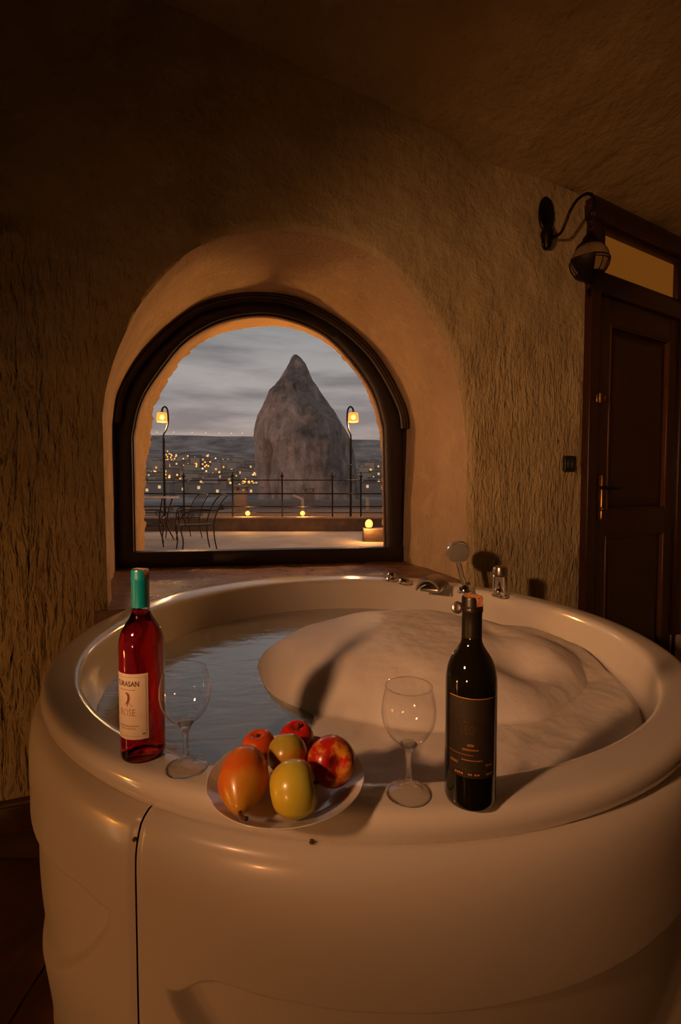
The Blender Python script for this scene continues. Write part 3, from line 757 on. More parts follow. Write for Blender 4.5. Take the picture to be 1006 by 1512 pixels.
va = m.n('ShaderNodeVolumeAbsorption'); va.inputs[0].default_value = (.9, .06, .08, 1); va.inputs[1].default_value = 7; m.l(va.outputs[0], m.out.inputs[1])
liq = [(0, .0249), (.010, .0239), (.0211, .0169), (.0282, .0088), (.0337, .0063), (.0354, .0118), (.0356, .03), (.0356, .195), (.0346, .208), (.0313, .221), (.0253, .233), (.0182, .2445), (.0142, .254), (.0125, .262), (0, .262)]
MB().lathe(liq, 72).build('wine', m.m, bottle)
m = Mat('teal_foil'); m.set((.0, .23, .27), .38, .0, Coat_Weight=.3); m.bump(m.noise(90, 3, .5, m.coords((1, 1, .3))), .1, .002); M_teal = m.m
MB().lathe([(.0152, .266), (.0152, .312), (.0158, .3135), (.0158, .318), (.0152, .3195), (.0152, .3285), (.0142, .3315), (0, .332)], 48).build('capsule', M_teal, bottle)
M_seal = simple('paper_tax_seal', (.62, .42, .30), .7, 0, .35, 160)
def seal(parent, R, z, ang, mat):
    mb = MB(); n = 10; w = .006
    path = [(-R * .9, z + .0008), (0, z + .0010), (R * .85, z + .0006), (R + .0006, z - .003), (R + .0008, z - .013)]
    rows = [[V((x * math.cos(ang) - y * math.sin(ang), x * math.sin(ang) + y * math.cos(ang), zz)) for x, zz in path] for y in (-w, 0, w)]
    mb.grid(rows).build('tax_seal', mat, parent)
seal(bottle, .0152, .332, R_(-52), M_seal)
m = Mat('cream_label'); m.set(m.ramp(m.noise(60, 3), [(.3, (.66, .57, .45)), (.7, (.72, .63, .50))]), .55); M_cream = m.m
M_ink = simple('dark_brown_ink', (.07, .035, .02), .6); M_pink = simple('faded_pink_ink', (.48, .24, .16), .6); M_rust = simple('rust_ink', (.30, .08, .02), .6); M_grey = simple('grey_ink', (.30, .24, .18), .6)
lc = R_(-41); LR = BR + .00025; TR = BR + .0005
lab = patch(LR, R_(-97), R_(14), .044, .158).build('label', M_cream, bottle)
lettering('lettering', 'TURASAN', .0125, TR, lc, .1405, M_ink, lab, .82, True)
lettering('lettering', 'ROSE', .0180, TR, lc, .0905, M_pink, lab, .74)
for z, w, h in ((.1300, .032, .0011),): patch(TR, lc - w / 2 / TR, lc + w / 2 / TR, z, z + h, 12).build('printed_line', M_grey, lab)
for k in range(11): a = lc - R_(28) + R_(5.4) * k; patch(TR, a, a + R_(3.4), .0665, .0688, 3).build('printed_line', M_grey, lab)
for k in range(9): a = lc - R_(22) + R_(5.2) * k; patch(TR, a, a + R_(3.1), .0620, .0640, 3).build('printed_line', M_grey, lab)
patch(TR, R_(-90), R_(9), .1522, .1526).build('border', M_grey, lab); patch(TR, R_(-90), R_(9), .0495, .0499).build('border', M_grey, lab); patch(TR, R_(8.4), R_(9), .0495, .1526, 2).build('border', M_grey, lab)
patch(TR, R_(-1), R_(6), .0525, .0545, 4).build('printed_line', M_ink, lab)
# painted plume emblem
def stroke(pts, ws, mat):
    n = len(pts); pts = [V((x, 0, z)) for x, z in pts]; L_ = []; Rr = []
    for i, p in enumerate(pts):
        t = (pts[min(i + 1, n - 1)] - pts[max(i - 1, 0)]).normalized(); nn = V((-t.z, 0, t.x)); L_.append(p + nn * ws[i]); Rr.append(p - nn * ws[i])
    MB().grid([[wrap(TR, lc, p.x, p.z) for p in L_], [wrap(TR, lc, p.x, p.z) for p in Rr]]).build('emblem_stroke', mat, lab, smooth=False)
stroke([(-.003, .1245), (.001, .1250), (.004, .1225), (.0048, .117), (.0035, .110), (.0012, .1045), (.0005, .101)], [.0008, .0014, .0017, .0018, .0016, .0011, .0004], M_rust)
stroke([(.0005, .1235), (.003, .119), (.0025, .112), (-.001, .107), (-.004, .104)], [.0005, .001, .0012, .0008, .0003], M_ink)
stroke([(.006, .1075), (.008, .105), (.0065, .1025), (.009, .1015), (.012, .1035)], [.0004] * 5, M_grey)

# dark bottle ----------------------------------------------------------
b = fit_base(694, 1177); BR = .0384
db = thing('dark_wine_bottle', 'black wine bottle with gold lettered dark label and paper seal', 'bottle', b)
db.rotation_euler = (0, 0, math.atan2(b.y, b.x) - math.pi / 2)
body = [(0, .020), (.012, .018), (.024, .008), (.030, .001), (.0345, 0), (.0374, .003), (.0384, .010), (.0384, .176), (.0378, .190), (.0352, .205), (.0295, .219), (.0215, .231), (.0165, .241), (.0148, .252), (.0143, .27), (.0143, .287)]
bodys = body[:8] + [(p.x, p.z) for p in smooth_pts([V((r, 0, z)) for r, z in body[7:16]], 4)][1:]
m = Mat('black_green_glass'); m.set((.006, .005, .003), .04, 0, IOR=1.5, Coat_Weight=.5, Coat_Roughness=.02); M_dark = m.m
MB().lathe(bodys + [(.0150, .2875), (.0156, .290), (.0156, .297), (.0150, .299), (.0150, .308), (.0140, .310), (0, .310)], 72).build('glass_body', M_dark, db)
m = Mat('black_foil'); m.set((.016, .013, .008), .36, .3); M_foil = m.m
cap = MB().lathe([(.0151, .250), (.0150, .27), (.0150, .2865), (.0157, .288), (.0162, .290), (.0162, .2935), (.0155, .2945), (.0162, .296), (.0162, .2985), (.0156, .300), (.0156, .3085), (.0145, .3112), (0, .3115)], 48).build('capsule', M_foil, db)
MB().lathe([(.01565, .2945), (.0163, .2955), (.01565, .2965)], 40).build('gold_ring', M_brass, cap)
MB().lathe([(.0120, .3117), (.0120, .3121), (0, .3121)], 32).build('top_disc', simple('orange_top_disc', (.55, .27, .08), .5), cap)
seal(db, .0156, .3116, R_(-48), simple('orange_tax_seal', (.70, .30, .16), .7, 0, .35, 160))
m = Mat('dark_label_paper'); m.set(m.ramp(m.noise(80, 3), [(.3, (.016, .010, .004)), (.7, (.024, .015, .007))]), .6); M_dlabel = m.m
M_gold = simple('gold_ink', (.62, .27, .055), .42, .35); M_dgold = simple('dull_gold_ink', (.085, .045, .015), .5, .3)
LR = BR + .00025; TR = BR + .0005
lab = patch(LR, R_(-52), R_(60), .052, .170).build('label', M_dlabel, db)
patch(TR, R_(-50), R_(58), .1688, .1702).build('gold_line', M_gold, lab)
lettering('lettering', 'BU', .0052, TR, R_(-8), .1345, M_dgold, lab, 1.5)
lettering('lettering', 'LEO', .0190, TR, R_(-6), .1225, M_dgold, lab, .62)
lettering('lettering', '2020', .0052, TR, R_(0), .1005, M_gold, lab, .95, True)
lettering('lettering', 'KAPADOKYA', .0040, TR, R_(0), .0938, M_gold, lab, 1.0, True)
patch(TR, R_(-52), R_(6), .0858, .0864).build('gold_line', M_gold, lab)
patch(TR, R_(-40), R_(56), .0640, .0645).build('gold_line', M_dgold, lab)
for k in range(9): a = R_(-18) + R_(5) * k; patch(TR, a, a + R_(3.4), .0776, .0792, 3).build('printed_line', M_gold, lab)
lettering('lettering', 'KONALI', .0058, TR, R_(-37), .0722, M_gold, lab, .62, True)
lettering('lettering', '750 ML', .0052, TR, R_(42), .0705, M_gold, lab, .75, True)
for a0, w in ((-34, 20), (-4, 9), (9, 13), (36, 18)):
    n = max(2, int(w / 4.5))
    for k in range(n): a = R_(a0 + k * w / n); patch(TR, a, a + R_(w / n * .72), .0562, .0588, 3).build('printed_line', M_gold, lab)

# fruit plate ----------------------------------------------------------
pc = at_z(420, 1152, RIM + .026); PC = V((pc.x, pc.y, RIM + .0006)); PC = PC + (V((TC.x, TC.y, 0)) - V((PC.x, PC.y, 0))).normalized() * .012
m = Mat('white_porcelain'); m.set(m.ramp(m.noise(5, 2), [(.3, (.74, .73, .70)), (.7, (.78, .77, .74))]), .12, 0, Coat_Weight=.4, Coat_Roughness=.03); M_porc = m.m
pl = thing('fruit_plate', 'round white porcelain plate holding six pieces of fruit', 'plate', PC)
PR = .121
prof = [(0, .006), (.060, .006), (.074, .0075), (.090, .013), (.106, .021), (.1185, .0275), (PR, .0285), (.1215, .0270), (.117, .0235), (.102, .0150), (.086, .0065), (.070, .0025), (.064, 0), (.058, 0), (.056, .003), (0, .003)]
pp = [(p.x, p.z) for p in smooth_pts([V((r, 0, z)) for r, z in prof], 3)]; pp[0] = (0, .006); pp[-1] = (0, .003)
MB().lathe([(max(0, r), z) for r, z in pp], 80).build('dish', M_porc, pl)

def fruit_mat(name, a, b, c, ax='z', lo=-.03, hi=.03, speck=None, streak=0.0):
    m = Mat(name); co = m.xyz(); z = co[2]
    t = m.n('ShaderNodeMapRange'); t.inputs[1].default_value = lo; t.inputs[2].default_value = hi; m.l(z, t.inputs[0])
    nz = m.noise(26, 4, .6); st = m.noise(1, 3, .6, m.coords((60, 60, 12)))
    f = m.math('ADD', t.outputs[0], m.math('MULTIPLY', m.math('SUBTRACT', nz, .5), .8))
    if streak: f = m.math('ADD', f, m.math('MULTIPLY', m.math('SUBTRACT', st, .5), streak))
    col = m.ramp(f, [(.2, a), (.5, b), (.8, c)])
    if speck: col = m.mix(col, speck, m.ramp(m.voro(230), [(.10, .7), (.2, 0.0)]))
    m.set(col, .30, 0, Coat_Weight=.25, Coat_Roughness=.12, Subsurface_Weight=.08, Subsurface_Scale=.01); m.bump(m.noise(120, 3), .08, .002); return m.m
M_stemw = simple('fruit_stem', (.10, .035, .015), .7)
def fruit(name, label, cat, px, py, h, prof_fn, axis, mat, stem=None, calyx=False, lumps=.05):
    """prof_fn(t in 0..1 from bottom to top) -> (r, z) in metres; axis = direction of the stem end"""
    c = at_z(px, py, RIM + h); f = thing(name, label, cat, c, 0, 'fruit on the white plate')
    n, seg = 30, 36; rows = []
    for k in range(1, n):
        r, z = prof_fn(k / n); row = []
        for i in range(seg):
            a = 2 * math.pi * i / seg; q = V((math.cos(a), math.sin(a), z * 20)); s = 1 + lumps * noise.noise(q * .9 + V((px, py, 0)) * .1)
            row.append(V((r * s * math.cos(a), r * s * math.sin(a), z)))
        rows.append(row)
    mb = MB().grid(rows, True); z0, z1 = prof_fn(0)[1], prof_fn(1)[1]
    mb.v += [V((0, 0, z0)), V((0, 0, z1))]; nb = len(mb.v)
    for i in range(seg): j = (i + 1) % seg; mb.f += [(i, j, nb - 2), ((n - 2) * seg + i, (n - 2) * seg + j, nb - 1)]; mb.mi += [0, 0]
    o = mb.build('flesh', mat, f, angle=180); f.rotation_mode = 'QUATERNION'; f.rotation_quaternion = V((0, 0, 1)).rotation_difference(V(axis).normalized())
    if stem: MB().tube(smooth_pts(stem, 4), [lerp(.0022, .0030, i / (4 * (len(stem) - 1))) for i in range(4 * (len(stem) - 1) + 1)], 8).build('stem', M_stemw, f)
    if calyx:
        mb = MB()
        for k in range(5):
            a = 2 * math.pi * k / 5; d = V((math.cos(a), math.sin(a), 0)); t = V((-d.y, d.x, 0)); zb = z0 + .0005
            mb.add([d * .001 + t * .002 + V((0, 0, zb)), d * .001 - t * .002 + V((0, 0, zb)), d * .0065 + V((0, 0, zb - .003))], [(0, 1, 2)])
        mb.build('calyx', M_stemw, f)
    return f
def apple(R, Hh, dimple=.22, taper=.10):
    def fn(t):
        a = math.pi * t; r = R * math.sin(a) ** .82 * (1 + taper * (t - .5) * 1.2); z = -Hh * math.cos(a)
        if t > .5: z -= dimple * Hh * math.exp(-(r / (R * .32)) ** 2) * 1.5
        else: z += dimple * Hh * .7 * math.exp(-(r / (R * .30)) ** 2) * 1.4
        return (r, z)
    return fn
def pear(R, Hh):
    def fn(t):
        a = math.pi * t; z = -Hh * math.cos(a) * 1.0; body_ = math.sin(a) ** .75
        k = 1 - .42 * sstep(.48, .92, t); r = R * body_ * k
        if t < .1: z += .006 * math.exp(-(r / .012) ** 2)
        return (r, z)
    return fn
fruit('pear', 'orange-red pear lying on the plate with its stem over the edge', 'pear', 359, 1152, .053, pear(.0365, .050), (.10, -.95, -.30),
      fruit_mat('pear_skin', (.62, .17, .02), (.62, .13, .015), (.58, .30, .03), lo=-.05, hi=.06, speck=(.35, .14, .03)), stem=[(0, 0, .042), (.001, .002, .054), (.005, .006, .062), (.010, .012, .068)])
fruit('apple', 'waxy yellow apple at the front of the fruit plate', 'apple', 434, 1164, .0485, apple(.0385, .0345), (.96, .10, .25),
      fruit_mat('yellow_apple_skin', (.60, .46, .035), (.56, .48, .045), (.56, .52, .07), lo=-.03, hi=.03), stem=[(0, 0, .022), (.001, 0, .030), (.003, .001, .036)], calyx=True)
fruit('apple', 'large red and yellow apple with its dimple turned outward', 'apple', 490, 1124, .052, apple(.0375, .035), (.30, -.86, .40),
      fruit_mat('red_yellow_apple_skin', (.42, .012, .010), (.46, .020, .012), (.66, .30, .04), lo=-.06, hi=.105, streak=1.9), stem=[(0, 0, .020), (.000, 0, .025)], calyx=True)
fruit('apple', 'small green-yellow apple in the middle of the fruit pile', 'apple', 424, 1112, .056, apple(.0310, .0285), (.1, -.55, -.6),
      fruit_mat('green_apple_skin', (.42, .36, .05), (.40, .30, .04), (.50, .22, .03), lo=-.035, hi=.04), calyx=True)
fruit('persimmon', 'small orange-red round fruit at the side of the pile', 'fruit', 382, 1102, .047, apple(.0275, .0245), (-.1, -.1, 1),
      fruit_mat('orange_fruit_skin', (.66, .20, .012), (.62, .15, .012), (.58, .08, .012), lo=-.03, hi=.03), stem=[(0, 0, .017), (.001, 0, .021)], calyx=False)
fruit('apple', 'small bright red apple at the rear of the plate with short stem', 'apple', 438, 1090, .050, apple(.0290, .0265), (.05, -.25, 1),
      fruit_mat('red_apple_skin', (.58, .10, .012), (.52, .025, .012), (.50, .018, .012), lo=-.03, hi=.03), stem=[(0, 0, .016), (.002, 0, .024), (.004, 0, .029)])

# ================================================================== WALL FITTINGS
# sconce
B = on_plane(805, 318, LW, nW); Bl = on_plane(801, 352, LW, nW)
sco = thing('wall_sconce', 'unlit wrought iron wall sconce with hanging pierced glass globe by the door', 'wall lamp', (0, 0, 0))
m = Mat('dark_bronze'); m.set((.022, .013, .008), .42, .8); M_bronze = m.m
def spl(px, py): return on_plane(px, py, B, dW)   # plane of the arm, square to the wall
mb = MB(); rows = []
oval = [(0, .018), (.4, .017), (.75, .011), (.92, .012), (1.0, .006), (1.0, .0)]
for r, hgt in oval:
    rows.append([B - nW * (hgt + .004) + dW * (.050 * r * math.cos(a)) + V((0, 0, .095 * r * math.sin(a))) for a in [2 * math.pi * i / 32 for i in range(32)]])
mb.grid(rows, True).build('backplate', M_bronze, sco)
mb = MB(); mb.lathe([(0, -.075), (.018, -.07), (.026, -.05), (.030, -.01), (.034, .01), (.026, .03), (.018, .05), (0, .055)], 20, Bl - nW * .034)
mb.tube(smooth_pts([Bl - nW * .03 + V((0, 0, -.06)), Bl - nW * .04 - dW * .02 + V((0, 0, -.075)), Bl - nW * .045 - dW * .038 + V((0, 0, -.055)), Bl - nW * .04 - dW * .030 + V((0, 0, -.035))], 5), .006, 8).build('bracket', M_bronze, sco)
arm = [(806, 352), (826, 346), (835, 330), (842, 312), (852, 296), (864, 287), (873, 287), (878, 295), (877, 308)]
MB().tube(smooth_pts([spl(*p) for p in arm], 5), .0075, 10).build('arm', M_bronze, sco)
tip = spl(876, 308); gc = spl(871, 386)
tip.x, tip.y = gc.x, gc.y
mb = MB()
for k in range(5):
    c = tip - V((0, 0, .010 + k * .020)); ring = [c + (V((1, 0, 0)) if k % 2 else V((0, 1, 0))) * (.006 * math.cos(a)) + V((0, 0, .013 * math.sin(a))) for a in [2 * math.pi * i / 10 for i in range(11)]]
    mb.tube(ring, .0022, 5, False)
mb.build('chain', M_bronze, sco)
GR = .088
zt = tip.z - .105 - gc.z
MB().lathe([(0, zt), (.016, zt), (.022, zt - .015), (.034, zt - .028), (.036, zt - .04), (.060, GR * .86), (.066, GR * .72), (.058, GR * .74), (0, GR * .8)], 28, gc).build('crown', M_bronze, sco)
mg2 = Mat('smoky_crackle_glass'); mg2.set((.55, .42, .24), .14, 0, Transmission_Weight=.75, IOR=1.3); mg2.bump(mg2.voro(70), .5, .004)
MB().lathe([(GR * math.sin(math.pi * i / 24), GR * math.cos(math.pi * i / 24)) for i in range(5, 25)], 36, gc).build('globe', mg2.m, sco)
mb = MB(); ring = lambda r, z: [gc + V((r * math.cos(a), r * math.sin(a), z)) for a in [2 * math.pi * i / 36 for i in range(37)]]
mb.tube(ring(GR * 1.01, .0), .0035, 6, False); mb.tube(ring(GR * 1.0, -.012), .0028, 6, False)
for i in range(14):
    a = 2 * math.pi * i / 14; d = V((math.cos(a), math.sin(a), 0))
    mb.tube([gc + d * (GR * 1.02 * math.sin(t)) + V((0, 0, GR * 1.02 * math.cos(t))) for t in (1.7, 1.95, 2.2, 2.45)], .0022, 5)
mb.build('cage', M_bronze, sco)
mb = MB(); mb.lathe([(.062, -.062), (.066, -.066), (.050, -.080), (.024, -.092), (.018, -.104), (.008, -.110), (.004, -.130), (.012, -.138), (.013, -.146), (.005, -.152), (.014, -.160), (.006, -.170), (0, -.178)], 24, gc).build('finial', M_bronze, sco)
# side scoop petal of the lower cup
mb = MB(); rows = []
for k in range(6):
    t = 1.62 + .9 * k / 5; rr = GR * (1.06 + .22 * (1 - k / 5) ** 1.5)
    rows.append([gc + V((rr * math.sin(t) * math.cos(a), rr * math.sin(t) * math.sin(a), GR * 1.03 * math.cos(t))) for a in [R_(195) + R_(60) * i / 10 for i in range(11)]])
mb.grid(rows).build('cup_petal', M_bronze, sco)

# light switch
swc = on_plane(838, 685, LW, nW)
sw = thing('light_switch', 'square black light switch on the tuff wall beside the door', 'switch', swc - nW * .0, YAW)
MB().rbox((0, -.012, 0), (.076, .024, .090), .006).build('plate', M_black, sw)
M_sw = simple('dark_switch_rocker', (.025, .022, .020), .3)
for dx in (-.014, .014): MB().rbox((dx, -.026, 0), (.022, .008, .052), .003).build('rocker', M_sw, sw)

# ================================================================== ROOM LAMPS (behind and beside the camera)
M_bulb = emitter('warm_bulb', (1, .55, .25), 12)
LP = V((-1.05, -.32, 1.56))
fl = thing('floor_lamp', 'standing brass floor lamp with swivel reflector behind the tub front', 'floor lamp', (LP.x - .05, LP.y - .08, FZ + .008))
MB().lathe([(0, 0), (.14, 0), (.14, .012), (.05, .022), (.014, .035), (0, .035)], 32).build('base', M_bronze, fl)
MB().tube([(0, 0, .03), (0, 0, 1.55), (.0, .03, 1.62)], .011, 12).build('pole', M_bronze, fl)
axis = (V((1.45, 2.5, 1.30)) - LP).normalized(); lc_ = LP - V(fl.location)
MB().lathe([(.075, .03), (.062, -.03), (.035, -.075), (.018, -.09), (0, -.092), (0, -.088), (.033, -.070), (.059, -.028), (.072, .03), (.075, .03)], 28, lc_ - axis * .06, axis).build('reflector', M_bronze, fl)
MB().sphere(lc_ - axis * .075, .026, 14, 10).build('bulb', M_bulb, fl)
point_light('floor_lamp_light', LP, KEY_P, WARM, .06, None, 'SPOT', LP + axis, 70, 1.0)
# floor lantern left of the tub, then an added skirt fill spot on a stool
def floor_lantern(loc, label, power, col, h):
    t = thing('floor_lantern', label, 'lantern', loc)
    MB().lathe([(0, 0), (.09, 0), (.09, .02), (.07, .03), (0, .03)], 24).build('base', M_bronze, t)
    for k in range(4):
        a = math.pi / 4 + k * math.pi / 2; MB().tube([(.07 * math.cos(a), .07 * math.sin(a), .02), (.07 * math.cos(a), .07 * math.sin(a), h)], .004, 6).build('post', M_bronze, t)
    MB().lathe([(.085, h), (.085, h + .01), (.03, h + .06), (.012, h + .08), (0, h + .08)], 24).build('roof', M_bronze, t)
    MB().lathe([(0, .03), (.022, .03), (.022, h * .6), (0, h * .6)], 16).build('candle', M_bulb, t)
    point_light('floor_lantern_light', V(loc) + V((0, 0, h * .75)), power, col, .04, None, 'SPOT', V((-.7, 1.4, .45)), 110, 1.0)
floor_lantern((-1.95, .30, FZ + .008), 'tall bronze candle lantern on the floor left of the tub', FILL_P, AMBER, .74)
st_ = thing('stool', 'added unseen low wooden stool carrying the tub skirt fill spot', 'stool', (-1.35, -1.55, FZ + .008))  # added out of view to hold the fill spot
MB().lathe([(0, .38), (.19, .38), (.20, .39), (.20, .41), (.19, .42), (0, .42)], 32).build('seat', M_door, st_)
for k in range(4):
    a = math.pi / 4 + k * math.pi / 2; MB().tube([(.14 * math.cos(a), .14 * math.sin(a), .385), (.17 * math.cos(a), .17 * math.sin(a), 0)], .016, 8).build('leg', M_door, st_)
BL = V((-1.35, -1.55, FZ + .72)); bax = (V((-.15, .82, .62)) - BL).normalized()
tl = thing('skirt_fill_spot', 'added unseen bronze fill spot on the stool, brightening the tub skirt', 'fill lamp', (-1.35, -1.55, FZ + .4285))  # added fill behind the camera, aimed low at the tub skirt
MB().lathe([(0, 0), (.08, 0), (.08, .012), (.03, .02), (.010, .03), (.010, .24), (0, .24)], 24).build('base', M_bronze, tl)
MB().lathe([(.07, .03), (.058, -.03), (.035, -.07), (0, -.085), (0, -.080), (.033, -.066), (.055, -.028), (.067, .03), (.07, .03)], 28, BL - V(tl.location) - bax * .05, bax).build('reflector', M_bronze, tl)
MB().sphere(BL - V(tl.location) - bax * .075, .022, 14, 10).build('bulb', M_bulb, tl)
point_light('skirt_fill_light', BL, SKIRT_FILL_P, ORANGE, .04, None, 'SPOT', BL + bax, 78, 1.0)

# ================================================================== OUTSIDE
TZ = CAM_H - .98
m = Mat('snowy_terrace'); f = m.noise(1.6, 6, .65)
m.set(m.ramp(f, [(.35, (.36, .30, .27)), (.65, (.50, .44, .41))]), .8); m.bump(m.noise(20, 4), .3, .01); M_terr = m.m
PY = 11.6
o = MB().box((0, (3.2 + PY + .3) / 2, TZ - .15), (18, PY + .3 - 3.2, .3)).build('floor_terrace', M_terr, smooth=False); tag(o, 'pale snow-dusted terrace outside the window', 'terrace', kind='structure')
m = Mat('parapet_stone'); f = m.noise(4, 5); m.set(m.ramp(f, [(.3, (.10, .065, .05)), (.7, (.18, .12, .09))]), .85); m.bump(m.noise(25, 4), .5, .01); M_par = m.m
o = MB().box((0, PY + .15, TZ + .15), (18, .3, .32)).build('wall_parapet', M_par, smooth=False); tag(o, 'low dark stone parapet along the terrace edge', 'parapet', kind='structure')
PT = TZ + .31
M_cope = simple('parapet_coping', (.36, .27, .21), .85)
o = MB().box((0, PY + .15, PT + .02), (18, .38, .04)).build('trim_3', M_cope, smooth=False); tag(o, 'pale coping on top of the terrace parapet', 'coping', kind='structure')
PT += .04
rail = thing('terrace_railing', 'thin dark iron railing with finial posts along the terrace parapet', 'railing', (0, PY + .15, PT))
posts = [at_y(px, 760, PY + .15).x for px in (128, 200, 272, 344, 417, 491, 533, 605)]
for k, x in enumerate(posts):
    hgt = at_y(272, 702, PY + .15).z - PT
    p = MB().tube([(x, 0, 0), (x, 0, hgt - .05)], .022, 8).build('post', M_iron, rail)
    MB().sphere((x, 0, hgt - .02), .045, 10, 8).lathe([(.018, hgt + .02), (.012, hgt + .07), (0, hgt + .10)], 8, (x, 0, 0)).build('finial', M_iron, p)
for py, r in ((709, .014), (729, .018), (748, .014), (757, .012)):
    z = at_y(400, py, PY + .15).z - PT; MB().tube([(-8, 0, z), (8, 0, z)], r, 6).build('rail', M_iron, rail)

M_shade = emitter('glowing_lamp_shade', (1, .42, .06), 1.25); _sm = Mat('glowing_translucent_shade'); _sm.b.inputs['Emission Color'].default_value = (1, .42, .05, 1); _sm.b.inputs['Emission Strength'].default_value = 1.1; _sm.set((.05, .03, .01), .6)
_tt = _sm.n('ShaderNodeBsdfTransparent'); _xx = _sm.n('ShaderNodeMixShader'); _xx.inputs[0].default_value = .38; _sm.l(_sm.b.outputs[0], _xx.inputs[1]); _sm.l(_tt.outputs[0], _xx.inputs[2]); _sm.l(_xx.outputs[0], _sm.out.inputs[0]); M_shade = _sm.m
M_core = emitter('glowing_lamp_core', (1, .72, .30), 9)
def street_lamp(px_pole, px_lamp, label):
    Y = PY + .27; P = lambda px, py: at_y(px, py, Y)
    x0 = P(px_pole, 760).x; side = 1 if px_lamp > px_pole else -1
    base = V((x0, Y, PT)); t = thing('terrace_lamp', label, 'street lamp', base, 0, 'hooked terrace lamps')
    q = lambda dx, py: V((dx * Y / FPX * side, 0, P(px_pole, py).z - PT))
    MB().tube([V((0, 0, 0)), q(0, 648)], .030, 10).build('pole', M_iron, t)
    b_ = -5 if side > 0 else -7
    pts = smooth_pts([q(0, 650), q(0, 642), q(b_ * .6, 634), q(b_, 624), q(b_, 612), q(b_ + 1.2, 604), q(b_ + 4.5, 600.5), q(b_ + 8, 603.5), q(b_ + 8.8, 609)], 4)
    MB().tube(pts, .022, 8).build('hook_arm', M_iron, t)
    c = q(b_ + 8.8, 616)
    sh = MB().lathe([(.045, .125), (.12, .10), (.135, -.06), (.128, -.12), (.120, -.12), (.125, -.06), (.11, .09), (.045, .115)], 24, c).build('lamp_shade', M_shade, t)
    MB().sphere(c, .060, 14, 10).build('bulb', M_core, t)
    MB().lathe([(0, .15), (.03, .15), (.05, .12), (0, .12)], 12, c).build('cap', M_iron, t)
    MB().lathe([(.03, 0), (.045, .02), (.03, .04)], 10, q(0, 688)).build('collar', M_iron, t)
    point_light('terrace_lamp_light', base + c + V((0, 0, -.2)), 90, (1, .5, .18), .1)
street_lamp(243.5, 240, 'hooked iron lamp with glowing shade beside the terrace table')
street_lamp(518, 521, 'hooked iron lamp with glowing shade in front of the big rock')
M_flame = emitter('glowing_floor_light', (1, .42, .06), 2.6)
def floor_light(px, py, Y, label, s=1.0, pw=25):
    p = at_y(px, py, Y); p.z = PT if Y > PY else p.z
    t = thing('terrace_floor_light', label, 'light', p, 0, 'small terrace floor lights')
    MB().lathe([(0, 0), (.06 * s, 0), (.06 * s, .02 * s), (.03 * s, .03 * s), (0, .03 * s)], 16).build('base', M_iron, t)
    MB().sphere((0, 0, .085 * s), .060 * s, 14, 10).build('globe', M_flame, t)
    point_light('terrace_floor_light_source', p + V((0, -.16, .10 * s)), pw, (1, .42, .10), .06)
floor_light(366, 765, PY + .16, 'small glowing light on the parapet beside the chair')
floor_light(447, 767, PY + .16, 'small glowing light on the parapet below the big rock')
# block with light at the right end
bx = at_y(556, 788, 9.2)
o = tag(MB().rbox((bx.x + .12, 9.4, TZ + .12), (.75, .5, .26), .02).build('stone_block', M_par), 'low stone block at the terrace edge carrying a light', 'stone block')
p = at_y(545, 776, 9.3)
t = thing('terrace_floor_light', 'large glowing light on the low stone block', 'light', (p.x, 9.3, TZ + .25), 0, 'small terrace floor lights')
MB().lathe([(0, 0), (.06, 0), (.06, .02), (0, .03)], 16).build('base', M_iron, t); MB().sphere((0, 0, .09), .075, 14, 10, (1, 1, 1.2)).build('globe', M_flame, t)
point_light('terrace_floor_light_source', (p.x - .05, 9.12, TZ + .36), 30, (1, .42, .10), .06)
# added unseen lanterns on the facade, warming the outer rock edge and terrace
for sx, lab in ((g_in[0].x - .45, 'added unseen iron fill lantern on the outer facade left of the window'), (g_in[-1].x + .45, 'added unseen iron fill lantern on the outer facade right of the window')):
    p = FM @ V((sx, .86, 1.75)); t = thing('facade_fill_lantern', lab, 'wall lamp', p, 0, 'added fill lanterns on the outer facade')
    MB().lathe([(0, .14), (.03, .13), (.09, .09), (.09, .08), (0, .08)], 16).build('roof', M_iron, t); MB().lathe([(.07, .08), (.06, -.1), (0, -.1)], 12).build('glass', M_shade, t)
    MB().tube([(0, 0, .13), (0, 0, .18), tuple(-nF * .10 + V((0, 0, .18)))], .012, 8).build('arm', M_iron, t)
    point_light('facade_fill_light', p + nF * .30, 110, (1, .42, .10), .08)

